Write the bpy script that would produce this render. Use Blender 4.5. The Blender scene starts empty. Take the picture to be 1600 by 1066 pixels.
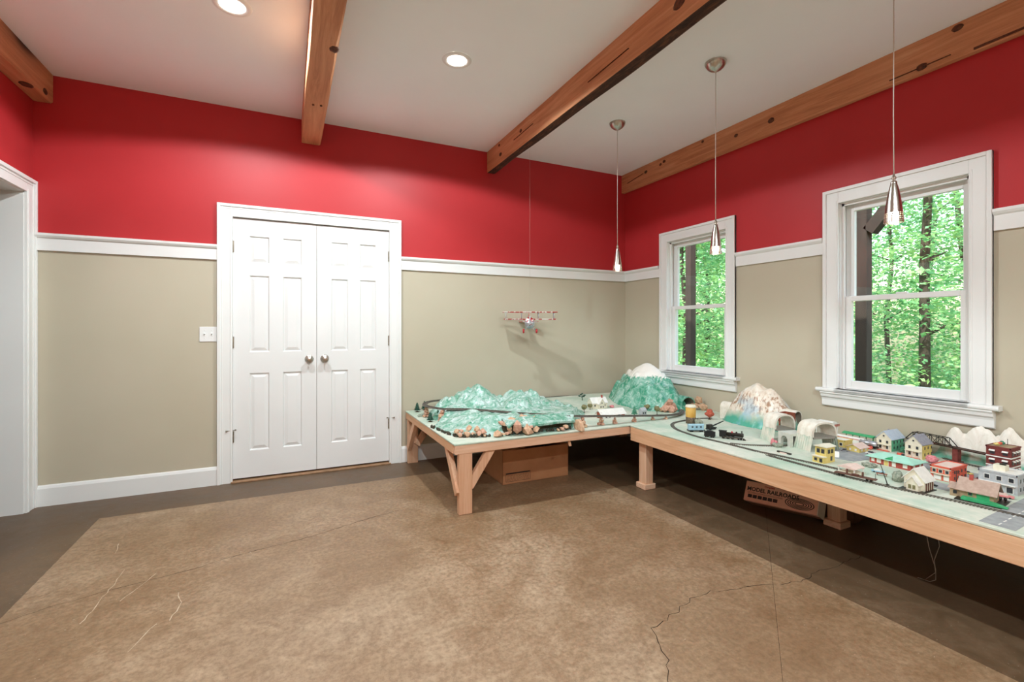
import bpy, bmesh, math, random
from mathutils import Vector, Matrix, noise
random.seed(7)
SC = bpy.context.scene
COL = SC.collection
PI = math.pi
CEIL = 2.914

# ------------------------------------------------------------------ camera, sky, sun, exposure
cam = bpy.data.cameras.new('camera'); camo = bpy.data.objects.new('camera', cam); COL.objects.link(camo)
camo.location = (-3.4457, -4.2182, 1.196); camo.rotation_euler = (PI/2, 0, math.radians(-25.667))
cam.sensor_width = 36; cam.lens = 16.485; cam.shift_y = -0.0121; cam.clip_start = 0.02; cam.clip_end = 300
SC.camera = camo
SC.cycles.diffuse_bounces = 6
world = bpy.data.worlds.new('sky'); SC.world = world; world.use_nodes = True
wn = world.node_tree.nodes; wl = world.node_tree.links
sky = wn.new('ShaderNodeTexSky'); sky.sky_type = 'NISHITA'; sky.sun_disc = False
sky.sun_elevation = math.radians(48); sky.sun_rotation = math.radians(250); sky.air_density = 1.6; sky.dust_density = 2.0
bg = wn['Background']; bg.inputs["Strength"].default_value = 0.47
wl.new(sky.outputs[0], bg.inputs[0])
sun = bpy.data.lights.new('sun_offscreen', 'SUN'); suno = bpy.data.objects.new('sun_offscreen', sun); COL.objects.link(suno)
sun.energy = 6.4; sun.angle = math.radians(1.0); sun.color = (1, .96, .88)
suno.rotation_euler = Vector((0.62, 0.25, -0.80)).to_track_quat('-Z', 'Y').to_euler()
suno.location = (-6, -4, 12)
vs = SC.view_settings
SC.display_settings.display_device = 'sRGB'
vs.view_transform = 'Standard'; vs.look = 'None'; vs.exposure = 0.56; vs.gamma = 1.0; vs.use_curve_mapping = False
CAN_W = 92.0          # watts of each recessed ceiling lamp
PENDANT_W = 4.0
LAMP_COL = (.80, .92, .95)

# ------------------------------------------------------------------ helpers
def lin(h):
    if isinstance(h, str):
        h = h.lstrip('#'); c = [int(h[i:i+2], 16)/255 for i in (0, 2, 4)]
    else: c = list(h)
    return tuple(v/12.92 if v <= .04045 else ((v+.055)/1.055)**2.4 for v in c) + (1,)

class Tree:
    def __init__(s, name):
        s.m = bpy.data.materials.new(name); s.m.use_nodes = True
        s.t = s.m.node_tree; s.n = s.t.nodes; s.l = s.t.links
        s.p = s.n['Principled BSDF']; s.out = s.n['Material Output']
    def set(s, k, v):
        if isinstance(v, bpy.types.NodeSocket): s.l.new(v, s.p.inputs[k])
        else: s.p.inputs[k].default_value = v
    def co(s, kind='Object', scale=(1, 1, 1), loc=(0, 0, 0)):
        if kind == 'Position': o = s.n.new('ShaderNodeNewGeometry').outputs['Position']
        else: o = s.n.new('ShaderNodeTexCoord').outputs[kind]
        mp = s.n.new('ShaderNodeMapping'); mp.inputs['Scale'].default_value = scale; mp.inputs['Location'].default_value = loc
        s.l.new(o, mp.inputs[0]); return mp.outputs[0]
    def noise(s, v, scale=5, detail=4, rough=.55, dist=0):
        k = s.n.new('ShaderNodeTexNoise'); k.inputs['Scale'].default_value = scale; k.inputs['Detail'].default_value = detail
        k.inputs['Roughness'].default_value = rough; k.inputs['Distortion'].default_value = dist
        s.l.new(v, k.inputs['Vector']); return k.outputs['Fac']
    def ramp(s, v, stops, interp='LINEAR'):
        k = s.n.new('ShaderNodeValToRGB'); k.color_ramp.interpolation = interp
        e = k.color_ramp.elements
        while len(e) < len(stops): e.new(.5)
        for i, (p, c) in enumerate(stops):
            e[i].position = p; e[i].color = lin(c) if isinstance(c, str) else ((c,)*3+(1,) if isinstance(c, (int, float)) else c)
        s.l.new(v, k.inputs[0]); return k.outputs[0]
    def mix(s, f, a, b, mode='MIX'):
        k = s.n.new('ShaderNodeMix'); k.data_type = 'RGBA'; k.blend_type = mode
        for i, v in ((0, f), (6, a), (7, b)):
            if isinstance(v, bpy.types.NodeSocket): s.l.new(v, k.inputs[i])
            elif i == 0: k.inputs[0].default_value = v
            else: k.inputs[i].default_value = lin(v) if isinstance(v, str) else v
        return k.outputs[2]
    def math(s, op, a, b=0.0, clamp=False):
        k = s.n.new('ShaderNodeMath'); k.operation = op; k.use_clamp = clamp
        for i, v in ((0, a), (1, b)):
            if isinstance(v, bpy.types.NodeSocket): s.l.new(v, k.inputs[i])
            else: k.inputs[i].default_value = v
        return k.outputs[0]
    def xyz(s, v):
        k = s.n.new('ShaderNodeSeparateXYZ'); s.l.new(v, k.inputs[0]); return k.outputs
    def bump(s, h, strength=.3, dist=.002):
        k = s.n.new('ShaderNodeBump'); k.inputs['Strength'].default_value = strength; k.inputs['Distance'].default_value = dist
        s.l.new(h, k.inputs['Height']); s.l.new(k.outputs[0], s.p.inputs['Normal'])

MATS = {}
def plain(name, c, c2=None, scale=30, rough=.6, metal=0, bump=0, spec=.5, stretch=(1, 1, 1)):
    if name in MATS: return MATS[name]
    t = Tree(name); v = t.co('Object', stretch)
    f = t.noise(v, scale)
    t.set('Base Color', t.ramp(f, [(.35, c), (.65, c2 or c)])); t.set('Roughness', rough); t.set('Metallic', metal)
    t.set('Specular IOR Level', spec)
    if bump: t.bump(f, bump)
    MATS[name] = t.m; return t.m

def wood(name, light, mid, dark, axis, knots=.0, rough=.7, grain=1.0, knot_scale=2.2):
    t = Tree(name)
    sc = [14*grain]*3; sc[axis] = .9*grain
    v = t.co('Object', tuple(sc))
    g = t.noise(v, 2.2, 6, .65, .8)
    sc2 = [60*grain]*3; sc2[axis] = 2.5*grain
    g2 = t.noise(t.co('Object', tuple(sc2)), 2.5, 3, .6)
    col = t.ramp(g, [(.25, dark), (.5, mid), (.75, light)])
    col = t.mix(t.ramp(g2, [(.35, .0), (.75, .35)]), col, dark)
    big = t.noise(t.co('Object'), 1.3, 2)
    col = t.mix(t.ramp(big, [(.35, 0.), (.7, .3)]), col, light)
    if knots:
        s3 = [knot_scale*2.4]*3; s3[axis] = knot_scale
        vo = t.n.new('ShaderNodeTexVoronoi'); vo.inputs['Scale'].default_value = 1.0
        w = t.co('Object', tuple(s3), (.3, .7, .1)); t.l.new(w, vo.inputs['Vector'])
        k = t.ramp(vo.outputs['Distance'], [(.0, 1.), (knots*.6, .95), (knots, .35), (knots*1.8, 0.)])
        on = t.math('GREATER_THAN', t.xyz(vo.outputs['Color'])[0], .5)
        col = t.mix(t.math('MULTIPLY', k, on), col, '#3a1a0c')
    t.set('Base Color', col); t.set('Roughness', rough); t.bump(g2, .35, .002)
    MATS[name] = t.m; return t.m

def emit(name, c, strength):
    t = Tree(name); t.set('Base Color', lin(c)); t.set('Emission Color', lin(c)); t.set('Emission Strength', strength)
    MATS[name] = t.m; return t.m

class MB:
    """collects faces; build() makes one mesh object"""
    def __init__(s): s.v = []; s.f = []; s.smooth = []
    def add(s, vs, fs, smooth=False, M=None):
        o = len(s.v)
        for p in vs:
            s.v.append(tuple(M @ Vector(p)) if M is not None else tuple(p))
        for f in fs: s.f.append(tuple(i+o for i in f)); s.smooth.append(smooth)
        return s
    def box(s, x0, x1, y0, y1, z0, z1, M=None):
        x0, x1 = min(x0, x1), max(x0, x1); y0, y1 = min(y0, y1), max(y0, y1); z0, z1 = min(z0, z1), max(z0, z1)
        vs = [(x0, y0, z0), (x1, y0, z0), (x1, y1, z0), (x0, y1, z0), (x0, y0, z1), (x1, y0, z1), (x1, y1, z1), (x0, y1, z1)]
        return s.add(vs, [(0, 3, 2, 1), (4, 5, 6, 7), (0, 1, 5, 4), (1, 2, 6, 5), (2, 3, 7, 6), (3, 0, 4, 7)], False, M)
    def bar(s, a, b, w, t, up=(0, 0, 1)):
        a, b = Vector(a), Vector(b); d = (b-a); L = d.length; d.normalize()
        u = Vector(up)
        if abs(d.dot(u)) > .98: u = Vector((0, 1, 0))
        sd = d.cross(u).normalized(); u = sd.cross(d)
        M = Matrix(((d.x, sd.x, u.x, a.x), (d.y, sd.y, u.y, a.y), (d.z, sd.z, u.z, a.z), (0, 0, 0, 1)))
        return s.box(0, L, -w/2, w/2, -t/2, t/2, M)
    def tube(s, pts, r, n=8, cap=True):
        pts = [Vector(p) for p in pts]; rings = []; o = len(s.v)
        for i, p in enumerate(pts):
            d = (pts[min(i+1, len(pts)-1)]-pts[max(i-1, 0)]).normalized()
            u = Vector((0, 0, 1)) if abs(d.z) < .9 else Vector((0, 1, 0))
            a = d.cross(u).normalized(); b = d.cross(a)
            rr = r[i] if isinstance(r, (list, tuple)) else r
            for k in range(n):
                t = 2*PI*k/n; s.v.append(tuple(p+(a*math.cos(t)+b*math.sin(t))*rr))
        for i in range(len(pts)-1):
            for k in range(n):
                k2 = (k+1) % n
                s.f.append((o+i*n+k, o+i*n+k2, o+(i+1)*n+k2, o+(i+1)*n+k)); s.smooth.append(True)
        if cap:
            s.f.append(tuple(o+k for k in range(n))); s.smooth.append(False)
            s.f.append(tuple(o+(len(pts)-1)*n+k for k in reversed(range(n)))); s.smooth.append(False)
        return s
    def lathe(s, prof, n=24, M=None, smooth=True, c=(0, 0, 0)):
        vs = []; fs = []
        for r, z in prof:
            for k in range(n):
                t = 2*PI*k/n; vs.append((c[0]+r*math.cos(t), c[1]+r*math.sin(t), c[2]+z))
        for i in range(len(prof)-1):
            for k in range(n):
                k2 = (k+1) % n; fs.append((i*n+k, i*n+k2, (i+1)*n+k2, (i+1)*n+k))
        return s.add(vs, fs, smooth, M)
    def prism(s, poly, a, b, axis='y', M=None):
        """extrude 2d polygon; axis y: poly is (x,z); axis x: poly is (y,z); axis z: poly is (x,y)"""
        def p3(q, t): return {'y': (q[0], t, q[1]), 'x': (t, q[0], q[1]), 'z': (q[0], q[1], t)}[axis]
        n = len(poly); vs = [p3(q, a) for q in poly]+[p3(q, b) for q in poly]
        fs = [tuple(range(n)), tuple(range(2*n-1, n-1, -1))]+[(i, (i+1) % n+0, (i+1) % n+n, i+n) for i in range(n)]
        return s.add(vs, fs, False, M)
    def rock(s, c, r, seed=0, sub=2, flat=1.0, rough=.28, sc=(1, 1, 1), facet=False):
        bm = bmesh.new(); bmesh.ops.create_icosphere(bm, subdivisions=sub, radius=1)
        for v in bm.verts:
            k = 1+rough*noise.noise(v.co*1.4+Vector((seed*3.7, seed*1.3, seed)))*1.6+rough*.4*noise.noise(v.co*4+Vector((seed, 0, 0)))
            v.co = Vector((v.co.x*k*r*sc[0]+c[0], v.co.y*k*r*sc[1]+c[1], v.co.z*k*r*flat*sc[2]+c[2]))
        bm.verts.index_update()
        s.add([v.co for v in bm.verts], [[v.index for v in f.verts] for f in bm.faces], not facet); bm.free(); return s
    def mesh(s, name, mat, bevel=0, fix=True):
        me = bpy.data.meshes.new(name); me.from_pydata(s.v, [], s.f)
        me.polygons.foreach_set('use_smooth', s.smooth)
        if fix or bevel:
            bm = bmesh.new(); bm.from_mesh(me)
            if fix: bmesh.ops.recalc_face_normals(bm, faces=bm.faces)
            if bevel:
                bmesh.ops.bevel(bm, geom=[e for e in bm.edges], offset=bevel, segments=1, affect='EDGES', clamp_overlap=True)
            bm.to_mesh(me); bm.free()
        if isinstance(mat, (list, tuple)):
            for m in mat: me.materials.append(m)
        else: me.materials.append(mat)
        me.update(); return me
    def build(s, name, mat, parent=None, bevel=0, fix=True):
        return link(name, s.mesh(name, mat, bevel, fix), parent)

def link(name, me, parent=None, loc=(0, 0, 0), rz=0):
    o = bpy.data.objects.new(name, me); COL.objects.link(o); o.location = loc; o.rotation_euler = (0, 0, rz)
    if parent is not None: o.parent = parent
    return o
def tag(o, label, cat, group=None):
    o['label'] = label; o['category'] = cat
    if group: o['group'] = group
    return o
def thing(name, label, cat, loc=(0, 0, 0), rz=0, group=None):
    o = link(name, None, None, loc, rz); o.empty_display_size = .05
    return tag(o, label, cat, group)
def struct(o): o['kind'] = 'structure'; return o
def stuff(o): o['kind'] = 'stuff'; return o
def sempty(name): return struct(link(name, None))
def copy_tree(o, parent=None):
    c = o.copy(); COL.objects.link(c); c.parent = parent
    for ch in list(o.children): copy_tree(ch, c)
    return c
def text_mesh(txt, size, mat, extrude=.0004, shear=0, align='LEFT', space=1.0):
    cu = bpy.data.curves.new('lettering', 'FONT'); cu.body = txt; cu.size = size; cu.extrude = extrude; cu.shear = shear
    cu.align_x = align; cu.space_character = space; cu.resolution_u = 2; cu.offset = size*.03
    ob = bpy.data.objects.new('lettering', cu); COL.objects.link(ob)
    dg = bpy.context.evaluated_depsgraph_get(); dg.update()
    me = bpy.data.meshes.new_from_object(ob.evaluated_get(dg)); bpy.data.objects.remove(ob)
    me.materials.clear(); me.materials.append(mat); return me

# ------------------------------------------------------------------ materials
def wall_mat():
    t = Tree('two_tone_wall_paint'); p = t.co('Position')
    z = t.xyz(p)[2]; n = t.noise(p, 1.6, 3)
    red = t.ramp(n, [(.3, '#b42d31'), (.7, '#ba3236')]); beige = t.ramp(n, [(.3, '#bbb19c'), (.7, '#c0b6a2')])
    t.set('Base Color', t.mix(t.math('GREATER_THAN', z, 1.78), beige, red)); t.set('Roughness', .48); t.set('Specular IOR Level', .3)
    t.bump(t.noise(p, 180, 2), .06, .001); return t.m
M_WALL = wall_mat()
M_TRIM = plain('white_trim_paint', '#e4e3e1', '#e7e6e4', 3, .4)
M_CEIL = plain('ceiling_paint', '#f1f4f7', '#f4f6f9', 2, .85)
M_DOOR = plain('white_door_paint', '#e2e1e0', '#e5e4e3', 3, .38)
M_NICKEL = plain('brushed_nickel', '#b5afa6', '#c9c3ba', 60, .28, 1.0, stretch=(1, 1, .05))
M_HINGE = plain('aged_hinge_metal', '#8c8375', '#a59b8b', 40, .4, .9)
M_BLACK = plain('black', '#0c0b0b', '#141312', 30, .7)
M_TUNNEL = plain('tunnel_lining', '#8f8576', '#7d7364', 30, .9)
def floor_mat():
    t = Tree('stained_concrete'); p = t.co('Position'); s = t.xyz(p)
    wob = t.math('MULTIPLY', t.math('SUBTRACT', t.noise(p, 25, 2), .5), .006)
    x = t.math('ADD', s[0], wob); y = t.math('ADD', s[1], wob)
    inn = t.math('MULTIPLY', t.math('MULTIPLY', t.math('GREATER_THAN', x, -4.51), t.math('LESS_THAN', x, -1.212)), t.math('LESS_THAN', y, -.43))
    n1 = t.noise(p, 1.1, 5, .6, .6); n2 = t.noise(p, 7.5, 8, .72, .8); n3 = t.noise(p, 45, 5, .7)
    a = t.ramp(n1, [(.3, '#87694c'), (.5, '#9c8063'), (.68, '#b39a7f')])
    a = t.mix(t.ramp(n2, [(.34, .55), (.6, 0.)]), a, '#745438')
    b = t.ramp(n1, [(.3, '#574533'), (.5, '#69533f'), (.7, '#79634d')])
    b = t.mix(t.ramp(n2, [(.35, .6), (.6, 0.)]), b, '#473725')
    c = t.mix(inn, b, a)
    c = t.mix(t.ramp(n3, [(.36, .45), (.6, 0.)]), c, '#5f452d')
    sp = t.noise(t.co('Position', (1, 1.6, 1)), 70, 2); c = t.mix(t.ramp(sp, [(.70, 0.), (.78, .45)]), c, '#d8c8b4')
    t.set('Base Color', c); t.set('Roughness', t.ramp(n2, [(.3, .34), (.7, .52)])); t.bump(n3, .12, .001)
    t.set('Specular IOR Level', .4)
    return t.m
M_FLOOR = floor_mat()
M_BEAM_Y = wood('rough_sawn_timber', '#d9a27b', '#c4845a', '#985a35', 1, .30, .75, .8, 1.5)
M_LUM_Y = wood('pine_board_lengthwise', '#e6bf9b', '#d9aa82', '#bd8660', 1, .22, .7, 1.0, 1.6)
M_LUM_X = wood('pine_board_crosswise', '#ebc7ad', '#dfb393', '#c69372', 0, .2, .7, 1.0, 1.8)
M_LUM_Z = wood('pine_board_upright', '#eac5a9', '#deb08e', '#c8926e', 2, .2, .7, 1.0, 2.2)
def bark_mat():
    t = Tree('dark_bark'); v = t.co('Object', (9, 1.6, 9)); n = t.noise(v, 3, 6, .7, 1.5)
    t.set('Base Color', t.ramp(n, [(.3, '#1f130c'), (.5, '#3c2416'), (.68, '#6b4128'), (.8, '#8a5a3a')])); t.set('Roughness', .9); t.bump(n, .9, .006); return t.m
M_BARK = bark_mat()
M_CARD = plain('cardboard', '#a8714a', '#b07a52', 8, .85)
M_PAPERW = plain('white_card', '#e3ddd0', '#d8d0c0', 10, .8)
M_INK = plain('dark_ink', '#2a1c16', '#33231b', 20, .7)
M_INKR = plain('red_ink', '#b23a2c', '#b23a2c', 20, .7)
M_SALMONBOX = plain('salmon_box_print', '#dca287', '#e2ad94', 6, .7)
M_CORD = plain('pale_cord', '#cfc9bf', '#c2bcb1', 60, .6)
M_WHITEWIRE = plain('thin_grey_wire', '#8d8880', '#a19b92', 60, .5)
def glass_mat():
    t = Tree('window_glass'); g = t.n.new('ShaderNodeBsdfGlossy'); g.inputs['Roughness'].default_value = .0
    tr = t.n.new('ShaderNodeBsdfTransparent'); tr.inputs[0].default_value = (.96, .98, .97, 1)
    mx = t.n.new('ShaderNodeMixShader'); mx.inputs[0].default_value = .03; t.l.new(tr.outputs[0], mx.inputs[1]); t.l.new(g.outputs[0], mx.inputs[2])
    t.l.new(mx.outputs[0], t.out.inputs[0]); return t.m
M_GLASS = glass_mat()

# ------------------------------------------------------------------ room shell
XL, YF, TH = -4.978, -7.2, .14
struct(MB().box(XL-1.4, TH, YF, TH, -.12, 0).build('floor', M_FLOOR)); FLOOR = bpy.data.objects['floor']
struct(MB().box(XL-1.4, TH, YF-.14, TH, CEIL, CEIL+.14).build('ceiling', M_CEIL))
# back wall with the closet door opening (and a closet box behind it)
DX0, DX1, DZ = -3.835, -2.615, 2.07
mb = MB(); mb.box(XL, DX0, 0, TH, 0, CEIL).box(DX1, TH, 0, TH, 0, CEIL).box(DX0, DX1, 0, TH, DZ, CEIL)
mb.box(DX0-.05, DX1+.05, .16, .2, 0, DZ+.1)
struct(mb.build('wall_back', M_WALL))
# right wall with two windows
WIN = [(-1.362, -.652), (-2.972, -2.268)]       # opening y ranges
WZ0, WZ1 = .755, 2.07
mb = MB()
ys = [YF, WIN[1][0], WIN[1][1], WIN[0][0], WIN[0][1], 0]
for i in (0, 2, 4): mb.box(0, TH, ys[i], ys[i+1], 0, CEIL)
for a, b in WIN: mb.box(0, TH, a, b, 0, WZ0).box(0, TH, a, b, WZ1, CEIL)
struct(mb.build('wall_right', M_WALL))
# left wall with a cased opening beside the corner
LO0, LO1, LZ = -1.02, -.112, 2.092
mb = MB(); mb.box(XL-TH, XL, LO1, TH, 0, CEIL).box(XL-TH, XL, YF, LO0, 0, CEIL).box(XL-TH, XL, LO0, LO1, LZ, CEIL)
struct(mb.build('wall_left', M_WALL))
struct(MB().box(XL-TH, TH, YF-.14, YF, 0, CEIL).build('wall_front', M_WALL))
mb = MB(); mb.box(XL-1.5, XL-1.4, -2.4, .14, 0, CEIL).box(XL-1.4, XL-TH, .0, .14, 0, CEIL).box(XL-1.4, XL-TH, -2.5, -2.4, 0, CEIL)
struct(mb.build('wall_hall', plain('hall_paint', '#cfc8ba', '#d2ccbf', 3, .6)))

def rail(name, a, b, axis, face, sgn):
    """chair rail along an axis; face coordinate of the wall, sgn = direction into the room"""
    prof = [(0, 1.7227), (.016, 1.7227), (.016, 1.803), (.026, 1.810), (.034, 1.822), (.034, 1.8375), (0, 1.8375)]
    mb = MB()
    if axis == 'x': mb.prism([(face+sgn*d, z) for d, z in prof], a, b, 'x')
    else: mb.prism([(face+sgn*d, z) for d, z in prof], a, b, 'y')
    return struct(mb.build(name, M_TRIM))
def baseb(name, a, b, axis, face, sgn):
    prof = [(0, 0), (.016, 0), (.016, .118), (.010, .134), (.004, .140), (0, .140)]
    return struct(MB().prism([(face+sgn*d, z) for d, z in prof], a, b, axis).build(name, M_TRIM))
CX0, CX1 = -3.925, -2.524           # outer edges of the closet door casing
n = 1
for a, b, ax, fc, sg in ((XL, CX0, 'x', 0, -1), (CX1, 0, 'x', 0, -1), (-.553, 0, 'y', 0, -1), (-2.176, -1.458, 'y', 0, -1), (YF, -3.066, 'y', 0, -1), (YF, LO0-.115, 'y', XL, 1)):
    rail('trim_%d' % n, a, b, ax, fc, sg); n += 1
baseb('baseboard_back', XL, CX0, 'x', 0, -1); baseb('baseboard_back.001', CX1, 0, 'x', 0, -1)
baseb('baseboard_right', YF, 0, 'y', 0, -1); baseb('baseboard_left', YF, LO0-.115, 'y', XL, 1)

# floor cracks and scratches (flat marks in the slab)
M_CRACK = plain('crack_line', '#30231a', '#43321f', 40, .95)
M_SCR = plain('pale_scratch', '#cdbba4', '#b9a488', 40, .7)
def crack(name, pts, w, mat, jag=.012, step=.03):
    P = []
    for i in range(len(pts)-1):
        a, b = Vector(pts[i]), Vector(pts[i+1]); k = max(1, int((b-a).length/step))
        for j in range(k):
            q = a.lerp(b, j/k); P.append(Vector((q.x+random.uniform(-jag, jag), q.y+random.uniform(-jag, jag))))
    P.append(Vector(pts[-1])); mb = MB(); vs = []
    for i, q in enumerate(P):
        d = (P[min(i+1, len(P)-1)]-P[max(0, i-1)]).normalized(); nn = Vector((-d.y, d.x))*w*random.uniform(.3, 1)*.5
        vs += [(q.x+nn.x, q.y+nn.y, .0006), (q.x-nn.x, q.y-nn.y, .0006)]
    mb.add(vs, [(2*i, 2*i+1, 2*i+3, 2*i+2) for i in range(len(P)-1)])
    return mb.build(name, mat, FLOOR)
crack('crack', [(-4.6, -1.66), (-4.49, -1.608), (-4.34, -1.535), (-4.112, -1.476), (-3.894, -1.44), (-3.683, -1.361), (-3.534, -1.337), (-3.271, -1.277), (-3.045, -1.185), (-2.772, -1.111)], .004, M_CRACK, .006)
crack('crack', [(-2.36, -3.2), (-2.274, -3.015), (-2.21, -2.93), (-2.142, -2.782), (-1.998, -2.746), (-1.86, -2.7), (-1.711, -2.689), (-1.548, -2.726), (-1.402, -2.766), (-1.259, -2.81), (-1.108, -2.793), (-.943, -2.803), (-.717, -2.786)], .0038, M_CRACK, .012)
crack('score_line', [(-.3, -1.925), (-2.6, -3.70)], .003, M_CRACK, .0, .5)
for pts in ([(-3.973, -2.045), (-3.92, -1.883)], [(-4.20, -1.75), (-4.174, -1.45), (-4.17, -1.287)], [(-3.886, -1.644), (-3.86, -1.75), (-3.878, -1.88)], [(-4.29, -.92), (-4.268, -1.057)], [(-4.1, -1.62), (-4.02, -1.4)]):
    crack('scratch', pts, .004, M_SCR, .006)

# ------------------------------------------------------------------ beams
def beam(x0, x1, z0, label, seed, bark=False):
    t = thing('ceiling_beam', label, 'beam', ((x0+x1)/2, -.0, z0), 0, 'exposed timber beams under the ceiling')
    w = x1-x0; N = 70; vs = []; fs = []
    ylen = YF+.002; zt = CEIL-z0-.001
    for i in range(N+1):
        y = ylen*i/N-.001
        e = [noise.noise(Vector((seed, y*1.7, k*5.1)))*.006 for k in range(4)]
        ch = .012+.008*noise.noise(Vector((seed, y*3, 9)))
        if bark: ch = .055+.03*noise.noise(Vector((seed, y*1.3, 9)))
        prof = [(-w/2, zt), (-w/2+e[0], .004), (-w/2+.004+e[0], e[1]*.5), (w/2-ch, e[1]*.5), (w/2-.001, ch*.75), (w/2, zt)]
        vs += [(a, y, b) for a, b in prof]
    n = 6
    def cells(ks): return [(i*n+k, i*n+(k+1) % n, (i+1)*n+(k+1) % n, (i+1)*n+k) for i in range(N) for k in ks]
    caps = [tuple(range(n)), tuple(N*n+k for k in reversed(range(n)))]
    if bark:
        MB().add(vs, cells([0, 1, 4, 5])+caps, False).build('timber', M_BEAM_Y, t, fix=False)
        MB().add(vs, cells([2, 3]), False).build('bark_edge', M_BARK, t, fix=False)
    else:
        MB().add(vs, cells(range(6))+caps).build('timber', M_BEAM_Y, t)
    return t
M_KNOT = plain('dark_knot', '#6a391f', '#43210f', 60, .8, bump=.4)
def knots(t, hw, marks):
    for i, (face, y, q, r0) in enumerate(marks):
        c = (-hw, y, q) if face == 'left' else ((hw, y, q) if face == 'right' else (q, y, 0))
        sc = (.0075, r0*1.35, r0) if face in ('left', 'right') else (r0, r0*1.35, .0065)
        MB().rock(c, 1, i+61, 2, 1, .18, sc).build('knot', M_KNOT, t)
def checks(t, hw, lines):
    for y0, q0, y1, q1, w in lines:
        MB().bar((-hw-.001, y0, q0), (-hw-.001, y1, q1), .012, w, (0, 0, 1)).build('drying_crack', M_KNOT, t)
bl = beam(XL+.001, -4.874, 2.722, 'rough timber beam along the wall with the cased opening', 1)
b1 = beam(-3.336, -3.19, 2.722, 'rough timber beam running out above the white double doors', 2)
b2 = beam(-1.688, -1.555, 2.713, 'timber beam with a dark bark edge along its underside', 3, True)
b3 = beam(-.052, -.001, 2.714, 'rough timber beam along the wall with the windows', 4)
knots(bl, .052, [('under', -.26, .012, .032), ('right', -.12, .03, .02)])
knots(b1, .073, [('under', -1.49, .05, .026), ('under', -.752, -.02, .008), ('under', -.76, .03, .008)])
knots(b2, .0665, [('left', -.318, .072, .018), ('left', -.73, .13, .015), ('left', -2.48, .10, .03), ('left', -.29, .165, .012)])
knots(b3, .0255, [('left', -.394, .124, .017), ('left', -.61, .135, .013), ('left', -.66, .15, .015), ('left', -1.49, .10, .014), ('left', -1.806, .10, .02), ('left', -2.764, .035, .02), ('left', -1.14, .175, .012), ('left', -2.93, .17, .02)])
checks(b3, .0255, [(-3.0, .014, -3.6, .022, .012), (-.1, .085, -.36, .12, .0025), (-2.6, .03, -2.9, .035, .003)]); checks(b2, .0665, [(-.6, .10, -.95, .104, .002), (-1.7, .075, -2.1, .08, .002)])

# ------------------------------------------------------------------ closet double doors
D1 = sempty('door_1')
def casing_side(x0, x1, z0, z1, outer):      # board with a raised back band on its outer edge, on the back wall
    mb = MB(); mb.box(x0, x1, -.017, 0, z0, z1)
    if outer < 0: mb.box(x0, x0+.022, -.026, -.001, z0, z1).box(x0+.028, x0+.036, -.020, -.001, z0, z1); mb.box(x1-.016, x1-.006, -.020, -.001, z0, z1)
    else: mb.box(x1-.022, x1, -.026, -.001, z0, z1).box(x1-.036, x1-.028, -.020, -.001, z0, z1); mb.box(x0+.006, x0+.016, -.020, -.001, z0, z1)
    return mb
casing_side(CX0, DX0+.012, 0, 2.16, -1).build('casing_board', M_TRIM, D1, .0015)
casing_side(DX1-.012, CX1, 0, 2.16, 1).build('casing_board', M_TRIM, D1, .0015)
mb = MB().box(DX0+.012, DX1-.012, -.0168, 0, DZ-.006, 2.16).box(CX0+.022, CX1-.022, -.0258, -.001, 2.138, 2.1602).box(CX0+.03, CX1-.03, -.020, -.001, 2.122, 2.130)
mb.build('casing_board', M_TRIM, D1, .0015)
mb = MB().box(DX0, DX0+.012, .0, .13, 0, DZ).box(DX1-.012, DX1, .0, .13, 0, DZ).box(DX0, DX1, 0, .13, DZ-.006, DZ)
mb.build('jamb', M_TRIM, D1)
MB().box(DX0, DX1, -.03, .12, .0003, .012).build('threshold', plain('threshold_wood', '#a78262', '#8e6b4d', 20, .6), D1, .002)
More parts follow.
